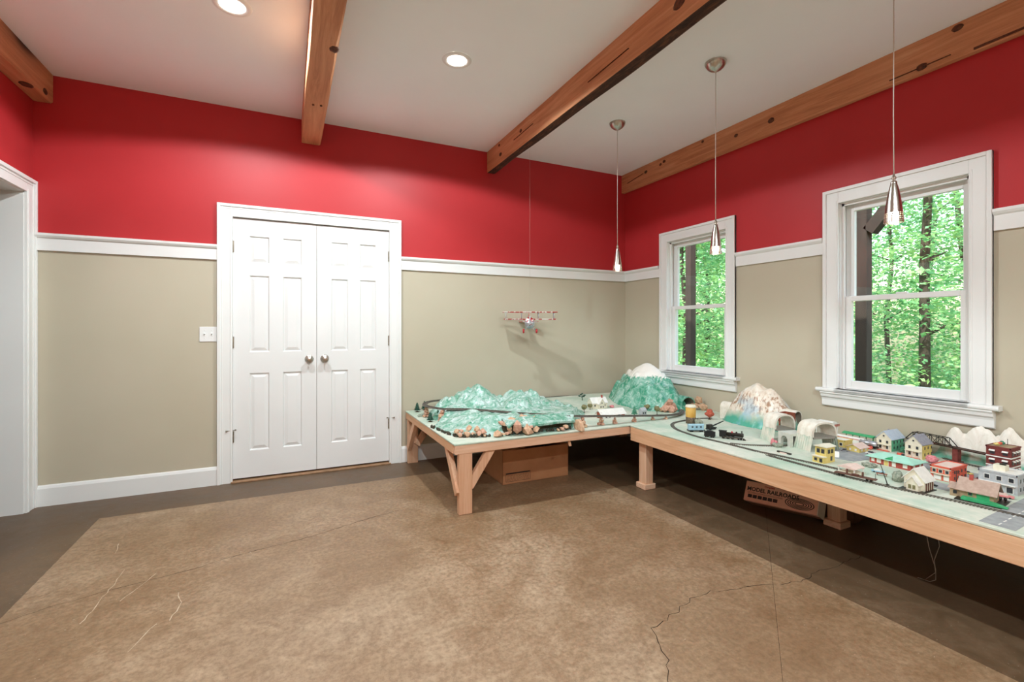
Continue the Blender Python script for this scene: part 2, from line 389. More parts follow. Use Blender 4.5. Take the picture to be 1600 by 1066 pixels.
def leaf(x0, x1, knob_x, hinge_x):
    z0, z1 = .026, 2.058; w = x1-x0; st = .112; mul = .098
    pw = (w-2*st-mul)/2
    cols = [(x0+st, x0+st+pw), (x0+st+pw+mul, x1-st)]
    rows = [(.235, .845), (1.01, 1.615), (1.715, 1.925)]
    y0, y1 = .006, .041
    mb = MB()
    mb.box(x0, x0+st, y0, y1, z0, z1).box(x1-st, x1, y0, y1, z0, z1)
    mb.box(cols[0][1], cols[1][0], y0, y1, z0, z1)
    zz = [z0]+[v for r in rows for v in r]+[z1]
    for i in (0, 2, 4, 6):
        for a, b in cols: mb.box(a, b, y0, y1, zz[i], zz[i+1])
    lf = mb.build('door_leaf', M_DOOR, D1)
    for a, b in cols:
        for c, d in rows:
            m = .009; s = .034; f0 = y0+.013; f1 = y0+.003
            vs = [(a, y0, c), (b, y0, c), (b, y0, d), (a, y0, d),
                  (a+m, f0, c+m), (b-m, f0, c+m), (b-m, f0, d-m), (a+m, f0, d-m),
                  (a+s, f1, c+s), (b-s, f1, c+s), (b-s, f1, d-s), (a+s, f1, d-s)]
            fs = [(i, (i+1) % 4, (i+1) % 4+4, i+4) for i in range(4)]+[(i+4, (i+1) % 4+4, (i+1) % 4+8, i+8) for i in range(4)]+[(8, 9, 10, 11)]
            MB().add(vs, fs).build('panel', M_DOOR, lf)
    Mk = Matrix.Translation((knob_x, y0, .945)) @ Matrix.Rotation(PI/2, 4, 'X')
    MB().lathe([(0, 0), (.034, 0), (.034, .003), (.028, .009), (.012, .011), (.011, .030), (.020, .036), (.0275, .046), (.0285, .054), (.024, .063), (.014, .067), (0, .068)], 28, Mk).build('knob', M_NICKEL, lf)
    for hz in (1.835, 1.09, .355):
        mb = MB().tube([(hinge_x, -.004, hz-.045), (hinge_x, -.004, hz+.045)], .006, 10)
        mb.tube([(hinge_x, -.004, hz-.052), (hinge_x, -.004, hz-.046)], .004, 8).tube([(hinge_x, -.004, hz+.046), (hinge_x, -.004, hz+.054)], .004, 8)
        mb.box(hinge_x-.012, hinge_x+.012, -.001, .006, hz-.044, hz+.044)
        mb.build('hinge', M_HINGE, lf)
    sg = 1 if hinge_x < knob_x else -1
    mb = MB()
    for e, up in ((-.045*sg, .01), (.03*sg, .02)):
        mb.tube([(hinge_x, -.006, .405), (hinge_x+e*.7, -.024, .405+up*.3)], .0025, 8).tube([(hinge_x+e*.7, -.024, .405+up*.3), (hinge_x+e*.9, -.028, .405+up*.35)], .006, 8)
    mb.build('hinge_stop', M_HINGE, lf)
leaf(-3.822, -3.2215, -3.278, -3.826); leaf(-3.2185, -2.628, -3.158, -2.624)

# light switch
sw = thing('light_switch', 'white double toggle switch plate beside the double doors', 'light switch', (-3.983, 0, 1.153))
MB().box(-.057, .057, -.006, -.0002, -.057, .057).build('cover_plate', M_TRIM, sw, .002)
for x in (-.023, .023):
    MB().box(x-.005, x+.005, -.008, -.005, -.012, .012).bar((x, -.006, 0), (x, -.019, .008), .007, .009).build('toggle', M_TRIM, sw)
    for z in (-.03, .03):
        Ms = Matrix.Translation((x, -.0058, z)) @ Matrix.Rotation(PI/2, 4, 'X')
        MB().lathe([(0, .0012), (.003, .0012), (.0035, 0)], 10, Ms).build('screw', M_TRIM, sw)

# cased opening on the left wall
D2 = sempty('door_2')
def lcasing(y0, y1, z0, z1): return MB().box(XL, XL+.017, y0, y1, z0, z1)
lcasing(LO1-.006, -.003, 0, 2.182).box(XL+.001, XL+.028, -.026, -.003, 0, 2.182).box(XL+.001, XL+.021, -.045, -.034, 0, 2.16).box(XL+.001, XL+.021, LO1+.004, LO1+.014, 0, 2.10).build('casing_board', M_TRIM, D2, .0015)
lcasing(LO0-.11, LO0+.006, 0, 2.182).box(XL+.001, XL+.028, LO0-.11, LO0-.087, 0, 2.182).build('casing_board', M_TRIM, D2, .0015)
lcasing(LO0+.006, LO1-.006, LZ-.006, 2.182).box(XL+.001, XL+.0275, LO0-.087, -.026, 2.159, 2.1822).box(XL+.001, XL+.021, LO0-.06, -.045, 2.14, 2.15).build('casing_board', M_TRIM, D2, .0015)
MB().box(XL-.15, XL, LO1-.014, LO1, 0, LZ).box(XL-.15, XL, LO0, LO0+.014, 0, LZ).box(XL-.15, XL, LO0, LO1, LZ-.012, LZ).build('jamb', M_TRIM, D2)

# ------------------------------------------------------------------ windows
def window(n, y0, y1):
    W = sempty('window_%d' % n)
    c = .09; zt = 2.16; zs = .782     # top of casing / underside of stool nose region
    def side(a, b, outer):
        mb = MB().box(-.018, 0, a, b, zs, zt)
        if outer < 0: mb.box(-.028, -.001, a, a+.022, zs, zt).box(-.021, -.001, b-.016, b-.006, zs, zt-.08)
        else: mb.box(-.028, -.001, b-.022, b, zs, zt).box(-.021, -.001, a+.006, a+.016, zs, zt-.08)
        return mb
    side(y0-c, y0+.008, -1).build('casing_board', M_TRIM, W, .0015); side(y1-.008, y1+c, 1).build('casing_board', M_TRIM, W, .0015)
    MB().box(-.0178, 0, y0+.008, y1-.008, WZ1-.008, zt).box(-.0278, -.001, y0-c+.022, y1+c-.022, zt-.022, zt+.0002).build('casing_board', M_TRIM, W, .0015)
    # stool with rounded nose and moulded apron
    prof = [(.12, .755), (-.046, .755), (-.052, .761), (-.054, .769), (-.052, .777), (-.046, .782), (.12, .782)]
    mb = MB().prism([(a, b) for a, b in prof if a < .01 or True], y0+.001, y1-.001, 'y')
    mb.prism([(0 if a > .1 else a, b) for a, b in prof], y0-c-.035, y1+c+.035, 'y'); mb.build('stool', M_TRIM, W)
    ap = [(0, .655), (-.014, .655), (-.020, .662), (-.020, .700), (-.024, .712), (-.034, .722), (-.038, .738), (-.046, .748), (-.046, .755), (0, .755)]
    MB().prism(ap, y0-c-.008, y1+c+.008, 'y').build('apron', M_TRIM, W)
    # jamb liners
    j = .012
    MB().box(0, .13, y0, y0+j, .782, WZ1).box(0, .13, y1-j, y1, .782, WZ1).box(0, .13, y0, y1, WZ1-j, WZ1).build('jamb', M_TRIM, W)
    mb = MB()
    for a, b in ((y0+j, y0+j+.016), (y1-j-.016, y1-j)): mb.box(.022, .034, a, b, .782, WZ1-j)
    mb.box(.022, .034, y0+j, y1-j, WZ1-j-.016, WZ1-j); mb.build('stop_bead', M_TRIM, W)
    def sash(x0, x1, za, zb, bot, top):
        a, b = y0+j+.002, y1-j-.002; s = .05
        mb = MB().box(x0, x1, a, a+s, za, zb).box(x0, x1, b-s, b, za, zb).box(x0, x1, a+s, b-s, za, za+bot).box(x0, x1, a+s, b-s, zb-top, zb)
        o = mb.build('sash', M_TRIM, W, .002)
        MB().box((x0+x1)/2-.002, (x0+x1)/2+.002, a+s-.004, b-s+.004, za+bot-.004, zb-top+.004).build('pane', M_GLASS, o)
        return o
    sash(.036, .066, .784, 1.418, .055, .034)
    lo = sash(.070, .100, 1.385, WZ1-j-.001, .034, .052)
    MB().box(.038, .062, (y0+y1)/2-.03, (y0+y1)/2+.03, 1.418, 1.428).build('sash_lock', M_TRIM, W, .002)
    return W
window(1, *WIN[0]); window(2, *WIN[1])

# ------------------------------------------------------------------ recessed ceiling lamps
M_LENS = emit('lamp_lens', '#fff6ea', 14.0)
def can_lamp(x, y, label, light_name='lamp_glow'):
    t = thing('recessed_light', label, 'ceiling light', (x, y, CEIL), 0, 'recessed lights in the ceiling')
    MB().lathe([(.062, -.001), (.064, -.006), (.088, -.006), (.094, -.001)], 32).build('trim_ring', M_TRIM, t)
    MB().lathe([(0, -.002), (.063, -.002)], 32).build('lens', M_LENS, t)
    li = bpy.data.lights.new(light_name, 'SPOT'); li.energy = CAN_W; li.spot_size = math.radians(160); li.spot_blend = .12
    li.shadow_soft_size = .045; li.color = LAMP_COL
    o = link(light_name, li, t, (0, 0, -.02)); return t
can_lamp(-3.706, -1.331, 'lit recessed light in the bay before the double doors')
can_lamp(-2.464, -1.362, 'lit recessed light between the bare beam and the bark-edged beam')
# the photograph shows two more rows: they light the front of the cardboard box under the table edge
for x, y, nm in ((-3.706, -4.5, 'near_left'), (-2.464, -4.5, 'near_right'), (-3.706, -6.0, 'far_left'), (-2.464, -6.0, 'far_right')):
    can_lamp(x, y, 'recessed light in the ceiling farther from the double doors', 'recessed_lamp_%s_offscreen' % nm)

# ------------------------------------------------------------------ pendant lamps
def shade_mat():
    t = Tree('perforated_nickel'); p = t.co('Object'); s = t.xyz(p)
    ang = t.math('MULTIPLY', t.math('ARCTAN2', s[1], s[0]), 24/(2*PI))
    row = t.math('DIVIDE', s[2], .0085)
    fx = t.math('SUBTRACT', t.math('FRACT', t.math('ADD', ang, 100.)), .5); fz = t.math('SUBTRACT', t.math('FRACT', t.math('ADD', row, 100.)), .5)
    d = t.math('SQRT', t.math('ADD', t.math('MULTIPLY', fx, fx), t.math('MULTIPLY', fz, fz)))
    hole = t.math('MULTIPLY', t.math('LESS_THAN', d, .30), t.math('LESS_THAN', s[2], -.135))
    n = t.noise(t.co('Object', (1, 1, .02)), 300, 2)
    t.set('Base Color', t.ramp(n, [(.3, '#a8a29a'), (.7, '#c8c2b9')])); t.set('Metallic', 1.0); t.set('Roughness', .27)
    tr = t.n.new('ShaderNodeBsdfTransparent'); mx = t.n.new('ShaderNodeMixShader')
    t.l.new(hole, mx.inputs[0]); t.l.new(t.p.outputs[0], mx.inputs[1]); t.l.new(tr.outputs[0], mx.inputs[2]); t.l.new(mx.outputs[0], t.out.inputs[0])
    return t.m
M_SHADE = shade_mat(); M_BULB = emit('bulb_glow', '#fff1dc', 18.0)
def pendant(x, y, label):
    t = thing('pendant_lamp', label, 'pendant lamp', (x, y, CEIL), 0, 'nickel pendant lamps over the railway table')
    MB().lathe([(.066, -.0005), (.066, -.006), (.062, -.018), (.050, -.036), (.032, -.050), (.012, -.057), (.005, -.060), (.005, -.066), (0, -.066)], 32).build('canopy', M_NICKEL, t)
    zt = -1.022      # top of the neck
    MB().tube([(0, 0, -.062), (.0015, .001, -.4), (0, .0015, -.75), (0, 0, zt+.01)], .0021, 6).build('cord', M_CORD, t)
    MB().lathe([(0, zt+.012), (.004, zt+.01), (.004, zt), (.008, zt-.004), (.010, zt-.010), (.006, zt-.016), (.006, zt-.022), (.012, zt-.026), (.0125, zt-.034)], 18).build('neck', M_NICKEL, t)
    prof = [(.011, 0), (.0165, -.02), (.0215, -.045), (.0262, -.075), (.0302, -.105), (.0336, -.135), (.036, -.160), (.0375, -.182)]
    sh = MB().lathe(prof, 32).build('shade', M_SHADE, t); sh.location = (0, 0, zt-.032)
    MB().lathe([(0, -.10), (.010, -.105), (.016, -.125), (.019, -.15), (.016, -.168), (.009, -.177), (0, -.18)], 18).build('bulb', M_BULB, t).location = (0, 0, zt-.032)
    li = bpy.data.lights.new('bulb_light', 'SPOT'); li.energy = PENDANT_W; li.shadow_soft_size = .012; li.color = LAMP_COL; li.spot_size = math.radians(150); li.spot_blend = .4
    link('bulb_light', li, t, (0, 0, zt-.032-.192))
pendant(-.956, -1.07, 'nickel pendant lamp hanging closest to the corner of the two red walls')
pendant(-.950, -2.06, 'middle nickel pendant lamp of the row of three')
pendant(-.950, -3.045, 'nickel pendant lamp hanging before the window with the timber brace outside')

# ------------------------------------------------------------------ outdoors
def ground_mat():
    t = Tree('forest_floor'); p = t.co('Position'); n = t.noise(p, 2.5, 6, .7)
    t.set('Base Color', t.ramp(n, [(.3, '#2f3a1c'), (.5, '#5c5a34'), (.7, '#7d8a45')])); t.set('Roughness', .95); return t.m
struct(MB().box(.6, 40, -30, 40, -2.0, -1.6).build('ground', ground_mat()))
def leaf_mat():
    t = Tree('sunlit_leaves'); p = t.co('Position')
    n = t.noise(p, 3.0, 3, .6); k = t.n.new('ShaderNodeObjectInfo')
    c = t.ramp(n, [(.25, '#6fae84'), (.42, '#80bb82'), (.55, '#9fcb80'), (.68, '#c6de92'), (.8, '#e6ebb4')])
    c2 = t.mix(t.math('MULTIPLY', k.outputs['Random'], .45), c, '#74b08c')
    t.set('Base Color', c2); t.set('Roughness', .45)
    tl = t.n.new('ShaderNodeBsdfTranslucent'); t.l.new(c2, tl.inputs[0]); mx = t.n.new('ShaderNodeMixShader'); mx.inputs[0].default_value = .45
    t.l.new(t.p.outputs[0], mx.inputs[1]); t.l.new(tl.outputs[0], mx.inputs[2]); t.l.new(mx.outputs[0], t.out.inputs[0])
    return t.m
M_LEAF = leaf_mat(); M_TRUNK = plain('tree_bark', '#2f2822', '#4a4035', 25, .9, bump=.5)
def leaf_cloud(seed, count, h0, h1, rad, size):
    rnd = random.Random(seed); vs = []; fs = []
    cl = [(rnd.uniform(-rad, rad), rnd.uniform(-rad, rad), rnd.uniform(h0, h1)) for _ in range(max(6, count//55))]
    for i in range(count):
        c = cl[i % len(cl)]; p = Vector((c[0]+max(-.42, min(.42, rnd.gauss(0, .24))), c[1]+max(-.42, min(.42, rnd.gauss(0, .24))), c[2]+rnd.gauss(0, .13)))
        s = size*rnd.uniform(.6, 1.3)
        d = Vector((rnd.gauss(0, 1), rnd.gauss(0, 1), rnd.gauss(-.25, .35))).normalized()
        n = Vector((rnd.gauss(0, .5), rnd.gauss(0, .5), 1)).normalized()
        w = d.cross(n).normalized(); n2 = w.cross(d)
        o = len(vs)
        vs += [p, p+d*s*.45+w*s*.34-n2*s*.03, p+d*s, p+d*s*.45-w*s*.34-n2*s*.03, p+d*s*.5+n2*s*.05]
        fs += [(o, o+1, o+4), (o+1, o+2, o+4), (o+2, o+3, o+4), (o+3, o, o+4)]
    return MB().add(vs, fs).mesh('foliage', M_LEAF, 0, False)
CLOUDS = [leaf_cloud(11, 7500, .25, 7.0, .86, .10), leaf_cloud(12, 7500, .25, 7.5, .86, .11), leaf_cloud(13, 7500, .25, 6.8, .86, .10)]
def trunk_mesh(seed, h, r):
    rnd = random.Random(seed); mb = MB()
    pts = [(rnd.uniform(-.03, .03)*i, rnd.uniform(-.03, .03)*i, h*i/6) for i in range(7)]
    mb.tube(pts, [r*(1-.09*i) for i in range(7)], 8)
    for i in range(6):
        k = 2+i % 4; a = rnd.uniform(0, 2*PI); p = Vector(pts[k]); L = rnd.uniform(.6, 1.0)
        mb.tube([p, p+Vector((math.cos(a)*L*.5, math.sin(a)*L*.5, L*.28)), p+Vector((math.cos(a)*L, math.sin(a)*L, L*.45))], [r*.35, r*.22, r*.08], 6)
    return mb.mesh('trunk', M_TRUNK)
TRUNKS = [trunk_mesh(31, 8.5, .085), trunk_mesh(32, 8.0, .11), trunk_mesh(33, 9, .065)]
k = 0
for row, x in enumerate((4.7, 7.5, 10.3, 13.1, 15.9)):
    y0 = -4.2+(x+3.45)*.27-(row % 2)*1.2; y1 = -4.2+(x+3.45)*1.12
    while y0 < y1:
        tr = thing('forest_tree', 'leafy green woodland tree standing outside the windows', 'tree', (x+(k*37 % 5-2)*.02, y0, -1.6), k*PI/2, 'woodland trees outside the windows')
        link('trunk', TRUNKS[k % 3], tr); link('foliage', CLOUDS[(k*2+row) % 3], tr); k += 1; y0 += 2.85
M_POST = plain('weathered_post', '#2c241e', '#3a3029', 12, .9, stretch=(1, 1, .2))
M_POST2 = plain('grey_green_post', '#6c7566', '#596153', 12, .9, stretch=(1, 1, .2))
pf = thing('porch_frame', 'dark timber porch posts with a diagonal brace outside the windows', 'porch', (1.55, 0, -1.6))
for y in (-1.62, .52): MB().box(-.05, .05, y-.05, y+.05, 0, 4.45).build('post', M_POST, pf, .006)
MB().box(-.075, .075, -3.6, 1.4, 4.45, 4.65).build('header', M_POST, pf, .006)
MB().bar((0, -1.68, 3.72), (0, -2.28, 4.46), .10, .10).build('brace', M_POST, pf)

# ------------------------------------------------------------------ railway tables
ZT = .46
def layout_top(name, extra=None):
    t = Tree(name); p = t.co('Position'); n = t.noise(p, 3.2, 5, .6, .5); n2 = t.noise(p, 22, 4, .6)
    c = t.ramp(n, [(.3, '#a9c2ae'), (.48, '#c6cfbf'), (.62, '#d9d8ca'), (.8, '#dfddd2')])
    c = t.mix(t.ramp(n2, [(.3, .35), (.6, 0.)]), c, '#9bb5a2'); t.set('Base Color', c); t.set('Roughness', .6); t.bump(n2, .2, .001); return t.m
M_TOPA = layout_top('mint_painted_ply')
M_PLYEDGE = plain('ply_edge', '#c39a72', '#a87f59', 30, .8)
TA = thing('train_table', 'low pine table against the back wall carrying green mountains', 'table', (-1.25, -.69, 0))
def pa(name, mb, mat, par=TA, off=(-1.25, -.69, 0), bevel=.0025):
    mb.v = [(v[0]-off[0], v[1]-off[1], v[2]-off[2]) for v in mb.v]; return mb.build(name, mat, par, bevel)
pa('tabletop', MB().box(-2.487, -.006, -1.378, -.02, ZT-.012, ZT), M_TOPA)
pa('apron_board', MB().box(-2.480, -.01, -1.374, -1.336, .391, ZT-.012), M_LUM_X)
pa('apron_board', MB().box(-2.484, -2.446, -1.336, -.03, .391, ZT-.012), M_LUM_Y)
pa('apron_board', MB().box(-2.446, -.01, -.062, -.022, .391, ZT-.012), M_LUM_X)
pa('joist', MB().box(-1.62, -1.58, -1.336, -.062, .385, ZT-.012), M_LUM_Y)
pa('joist', MB().box(-.80, -.76, -1.336, -.062, .391, ZT-.012), M_LUM_Y)
pa('bracket', MB().bar((-1.60, -1.325, .40), (-1.59, -1.33, .345), .035, .02), M_LUM_Z)
for x, y in ((-2.452, -1.371), (-2.476, -.075), (-.12, -1.34), (-.12, -.075)):
    pa('leg', MB().box(x, x+.09, y, y+.04, 0, .391), M_LUM_Z)
pa('brace', MB().bar((-2.372, -1.335, .165), (-2.215, -1.335, .40), .035, .055), M_LUM_Z)
pa('brace', MB().bar((-2.452, -1.352, .13), (-2.452, -1.13, .40), .034, .055), M_LUM_Z)
pa('brace', MB().bar((-2.466, -.06, .13), (-2.462, -.285, .40), .034, .055), M_LUM_Z)
pa('brace', MB().bar((-2.40, -.078, .16), (-2.24, -.085, .40), .034, .055), M_LUM_Z)
TB = thing('train_table', 'long low pine table under the windows carrying the model town', 'table', (-.55, -2.9, 0))
OB = (-.55, -2.9, 0); pb = lambda n, mb, m, bv=.0025: pa(n, mb, m, TB, OB, bv)
pb('tabletop', MB().box(-1.086, -.02, -4.6, -1.384, ZT-.012, ZT), M_TOPA)
pb('apron_board', MB().box(-1.084, -1.046, -4.596, -1.388, .345, ZT-.013), M_LUM_Y)
pb('apron_board', MB().box(-1.046, -.03, -1.426, -1.388, .345, ZT-.013), M_LUM_X)
pb('apron_board', MB().box(-1.046, -.03, -4.596, -4.558, .345, ZT-.013), M_LUM_X)
for y in (-2.2, -3.0, -3.8): pb('joist', MB().box(-1.046, -.03, y-.02, y+.02, .36, ZT-.013), M_LUM_X)
for x, y in ((-1.042, -1.51), (-1.042, -4.5), (-.47, -2.545), (-.10, -1.51), (-.10, -4.5)):
    pb('leg', MB().box(x, x+.07, y, y+.075, .038, .40 if x < -.5 else .36), M_LUM_Z)
    pb('foot_block', MB().box(x-.018, x+.085, y-.012, y+.088, 0, .038), M_LUM_X)
# things under the tables
cb = thing('cardboard_box', 'large plain brown cardboard box under the mountain table', 'box', (-1.665, -.76, 0), math.radians(-.8))
w, d, h = .292, .205, .258
MB().box(-w, w, -d, d, 0, .004).box(-w, w, -d, -d+.004, 0, h).box(-w, w, d-.004, d, 0, h).box(-w, -w+.004, -d, d, 0, h).box(w-.004, w, -d, d, 0, h).build('box_wall', M_CARD, cb)
MB().bar((-w, 0, h), (-w+.19, 0, h+.012), 2*d, .003).build('flap', M_CARD, cb); MB().bar((w, 0, h), (w-.2, 0, h+.03), 2*d, .003).build('flap', M_CARD, cb)
mb = MB()
for a, b, c, e in ((-.265, -.055, .083, .0855), (-.265, -.055, .018, .0205), (-.265, -.2625, .018, .0855), (-.0575, -.055, .018, .0855), (-.262, -.06, .0755, .083)): mb.box(a, b, -d-.0008, -d, c, e)
mb.build('printed_label', M_INK, cb)
mb = MB(); r2 = random.Random(3)
for i in range(5):
    x = -.255
    while x < -.07:
        l = r2.uniform(.008, .025); mb.box(x, min(x+l, -.062), -d-.0008, -d, .027+i*.009, .0305+i*.009); x += l+.005
mb.build('printed_lines', plain('faded_ink', '#6b452c', '#7a5236', 20, .8), cb)
rb = thing('train_set_box', 'worn train set box printed MODEL RAILROAD leaning under the table', 'box', (-.647, -2.276, 0), math.radians(-79))
# local: x along the box (printed face looks to -y), leaning back
Mr = Matrix.Translation((0, 0, .070)) @ Matrix.Rotation(math.radians(-4.2), 4, 'Y') @ Matrix.Rotation(math.radians(-29.7), 4, 'X')
L2, Hh, Dp = .217, .125, .10
MB().box(-L2, L2, 0, Dp, 0, Hh, Mr).build('box_body', plain('box_side_brown', '#8a573c', '#96634a', 10, .8), rb, .002)
MB().box(-L2-.003, L2+.003, -.004, .03, -.003, Hh+.003, Mr).build('lid', M_SALMONBOX, rb, .002)
MB().box(L2+.0032, L2+.006, -.002, Dp, 0, Hh*.9, Mr).build('end_flap', M_PAPERW, rb)
def on_face(me, x, z, name, par=rb, y=-.0046):
    me.transform(Mr @ Matrix.Translation((x, y, z)) @ Matrix.Rotation(PI/2, 4, 'X')); return link(name, me, par)
on_face(text_mesh('MODEL RAILROADS', .036, M_INK, .0006, .0, 'LEFT', 1.0), -.207, .066, 'lettering')
on_face(text_mesh('Complete', .016, M_INKR, .0004, .25), -.10, .102, 'lettering')
mb = MB()
for i in range(6): mb.box(-.195+.032*i, -.168+.032*i, -.0048, -.004, .02, .042, Mr)
for i in range(2): mb.box(-.2, .02, -.0048, -.004, .050+i*.006, .0515+i*.006, Mr)
mb.build('printed_lines', M_INK, rb)
mb = MB()
for i in range(5):
    vs = [(math.cos(a)*(.028+.014*i)*1.0+.12, -.0048-.0002*i, math.sin(a)*(.010+.006*i)+.042) for a in [2*PI*k/24 for k in range(24)]]
    vi = [(math.cos(a)*(.028+.014*i-.006)*1.0+.12, -.0048-.0002*i, math.sin(a)*(.010+.006*i-.004)+.042) for a in [2*PI*k/24 for k in range(24)]]
    mb.add(vs+vi, [(k, (k+1) % 24, (k+1) % 24+24, k+24) for k in range(24)], False, Mr)
mb.build('printed_picture', M_INK, rb)
sb = thing('storage_box', 'dark open box of parts behind the inset table leg', 'box', (-.225, -2.43, 0), math.radians(8))
MB().box(-.12, .12, -.10, .10, 0, .006).box(-.12, .12, -.10, -.095, 0, .21).box(-.12, .12, .095, .10, 0, .21).box(-.12, -.115, -.1, .1, 0, .21).box(.115, .12, -.1, .1, 0, .21).build('box_wall', plain('box_brown_dark', '#6d4630', '#5c3a28', 10, .8), sb)
for i in range(3): MB().box(-.10+.07*i, -.04+.07*i, -.09, .08, .006, .16+.03*i).build('packet', plain('packet_blue_%d' % i, ('#35435c', '#7a4a3a', '#4c4a52')[i], None, 10, .7), sb)
wi = thing('loose_wire', 'two thin loose wires dangling below the town table', 'wire', (-.7, -3.05, .0))
MB().tube([(0, .016, .35), (0, -.009, .23), (0, -.02, .16), (0, -.046, .065), (-.01, -.05, .02), (-.015, -.03, .004), (-.02, .015, .003)], .0016, 6).build('strand', M_WHITEWIRE, wi)
MB().tube([(0, -.04, .35), (0, -.05, .25), (0, -.06, .18), (0, -.041, .108), (0, -.045, .05), (-.005, -.01, .004)], .0016, 6).build('strand', M_WHITEWIRE, wi)

# ------------------------------------------------------------------ model railway: shared materials and builders
M_STONE = plain('tan_stone', '#b98f72', '#d9b898', 40, .85, bump=.5)
M_STONE2 = plain('pinkish_stone', '#bd8d76', '#d8ae98', 40, .85, bump=.5)
M_CONIF = plain('conifer_green', '#1d3b30', '#2f5a47', 120, .8)
M_CONIF2 = plain('conifer_mid_green', '#2f6f55', '#5d9a7d', 120, .8)
M_OLIVE = plain('olive_flock', '#6b6a45', '#8d8560', 140, .9)
M_GREYBUSH = plain('grey_lichen', '#77806f', '#a8ad9d', 160, .9)
M_REDBUSH = plain('rust_flock', '#9c3f30', '#c96a52', 140, .9)
M_PINKBUSH = plain('pink_flock', '#c86a72', '#e09a9c', 140, .9)
M_RED = plain('red_plastic', '#b3202a', '#c22f37', 30, .4)
M_RAIL = plain('rail_steel', '#6e665e', '#8d857b', 80, .35, .8)
M_TIE = plain('track_ties', '#57524b', '#726d65', 60, .8)
M_BALLAST = plain('ballast', '#8c887f', '#a39f94', 200, .9)
M_TRUNK2 = plain('toy_trunk', '#4a3626', '#5b4531', 80, .8)
M_WINDARK = plain('toy_window', '#2b2e33', '#3b3d42', 60, .3)
M_CREAM = plain('cream_plastic', '#ddd6bf', '#e6e0cc', 50, .5); M_WHITEP = plain('white_plastic', '#e4e2dc', '#eeece6', 50, .5)
M_YEL = plain('yellow_plastic', '#d8c06c', '#e2cd80', 50, .5); M_ORANGE = plain('brown_red_wood', '#8a3f2a', '#9c5038', 50, .6)
M_MINT = plain('mint_roof', '#9fd6c0', '#aee0cc', 30, .5); M_BRICKRED = plain('toy_brick', '#a8453c', '#b75549', 90, .7)
M_GREENP = plain('green_plastic', '#2f9b63', '#3fae74', 40, .45); M_SALMON = plain('salmon_plastic', '#d0543f', '#dd6a52', 60, .5)
M_GREYB = plain('grey_plastic', '#a9adb0', '#b8bcbf', 60, .5); M_BROWNROOF = plain('brown_roof', '#a98f80', '#b89f90', 70, .7)
M_GREYROOF = plain('grey_roof', '#8f8f9a', '#a3a3ad', 70, .6); M_BLUEROOF = plain('pale_blue_roof', '#b3c3d6', '#c5d2e0', 60, .5)
M_TANW = plain('tan_plastic', '#a08a6c', '#b09a7b', 60, .6); M_DKRED = plain('maroon_brick', '#6b2a26', '#7d3832', 90, .7)
M_ROAD = plain('road_grey', '#8f9294', '#a3a5a5', 25, .8); M_PINKROOF = plain('pink_roof', '#dcc0b4', '#e6cdc2', 40, .6)
M_BLUEP = plain('pale_blue_plastic', '#8fb8c9', '#a7c9d6', 40, .45); M_SILVER = plain('silver_paint', '#a9acb3', '#c6c9cf', 40, .3, .7)
M_GUN = plain('gunmetal', '#26231f', '#3b352e', 60, .4, .5); M_RUST = plain('flatcar_brown', '#5a382c', '#6b4638', 60, .7)

def mountain_mat(name, stops, streak, streak_amt, white_from=None, rough=.24, vscale=1.0):
    t = Tree(name); p = t.co('Position'); z = t.xyz(p)[2]
    n = t.noise(t.co('Position', (1, 1, vscale)), 9, 6, .65, 1.2); n2 = t.noise(t.co('Position', (1, 1, .6)), 26, 5, .7, 1.0)
    c = t.ramp(n, stops)
    c = t.mix(t.ramp(n2, [(.5, 0.), (.68, streak_amt)]), c, streak)
    if white_from:
        a = t.math('ADD', z, t.math('MULTIPLY', t.math('SUBTRACT', n2, .5), white_from[2]))
        c = t.mix(t.ramp(t.math('DIVIDE', t.math('SUBTRACT', a, white_from[0]), white_from[1]-white_from[0]), [(0, 0.), (1, 1.)]), c, white_from[3])
    t.set('Base Color', c); t.set('Roughness', rough); t.bump(n2, .5, .006); return t, c
M_MTA = mountain_mat('glossy_green_plaster', [(.3, '#3c8a6c'), (.43, '#6aa58e'), (.56, '#9dbfb3'), (.72, '#c8d6d6')], '#e8eef0', .8)[0].m
M_MTC = mountain_mat('snow_capped_green_plaster', [(.3, '#1f7d5f'), (.45, '#419679'), (.57, '#7db3a0'), (.7, '#b4d2c6')], '#d5e6e0', .6, (.725, .742, .16, '#efeae2'))[0].m
def m4_mat():
    t, c = mountain_mat('tan_streaked_plaster', [(.3, '#e9e0d0'), (.5, '#e3d2c0'), (.7, '#f0eadf')], '#f4efe6', .5)
    p = t.co('Position'); s = t.xyz(p)
    st = t.noise(t.co('Position', (1, 1, .35)), 48, 3, .6)
    band = t.math('MULTIPLY', t.ramp(t.math('SUBTRACT', s[2], .46), [(.08, 0.), (.13, 1.), (.22, 1.), (.27, 0.)]), t.ramp(st, [(.48, 0.), (.6, .85)]))
    c = t.mix(band, c, '#9a6c4a')
    low = t.ramp(t.math('ADD', t.math('SUBTRACT', s[2], .46), t.math('MULTIPLY', t.math('SUBTRACT', t.noise(p, 8, 3), .5), .12)), [(.03, 1.), (.11, 0.)])
    c = t.mix(low, c, '#4fa68f'); 
    blue = t.ramp(t.noise(p, 6, 3), [(.55, 0.), (.66, .8)]); c = t.mix(t.math('MULTIPLY', blue, t.ramp(t.math('SUBTRACT', s[2], .46), [(.02, 1.), (.2, .4)])), c, '#8fbfd8')
    t.set('Base Color', c); return t.m
M_MTD = m4_mat()
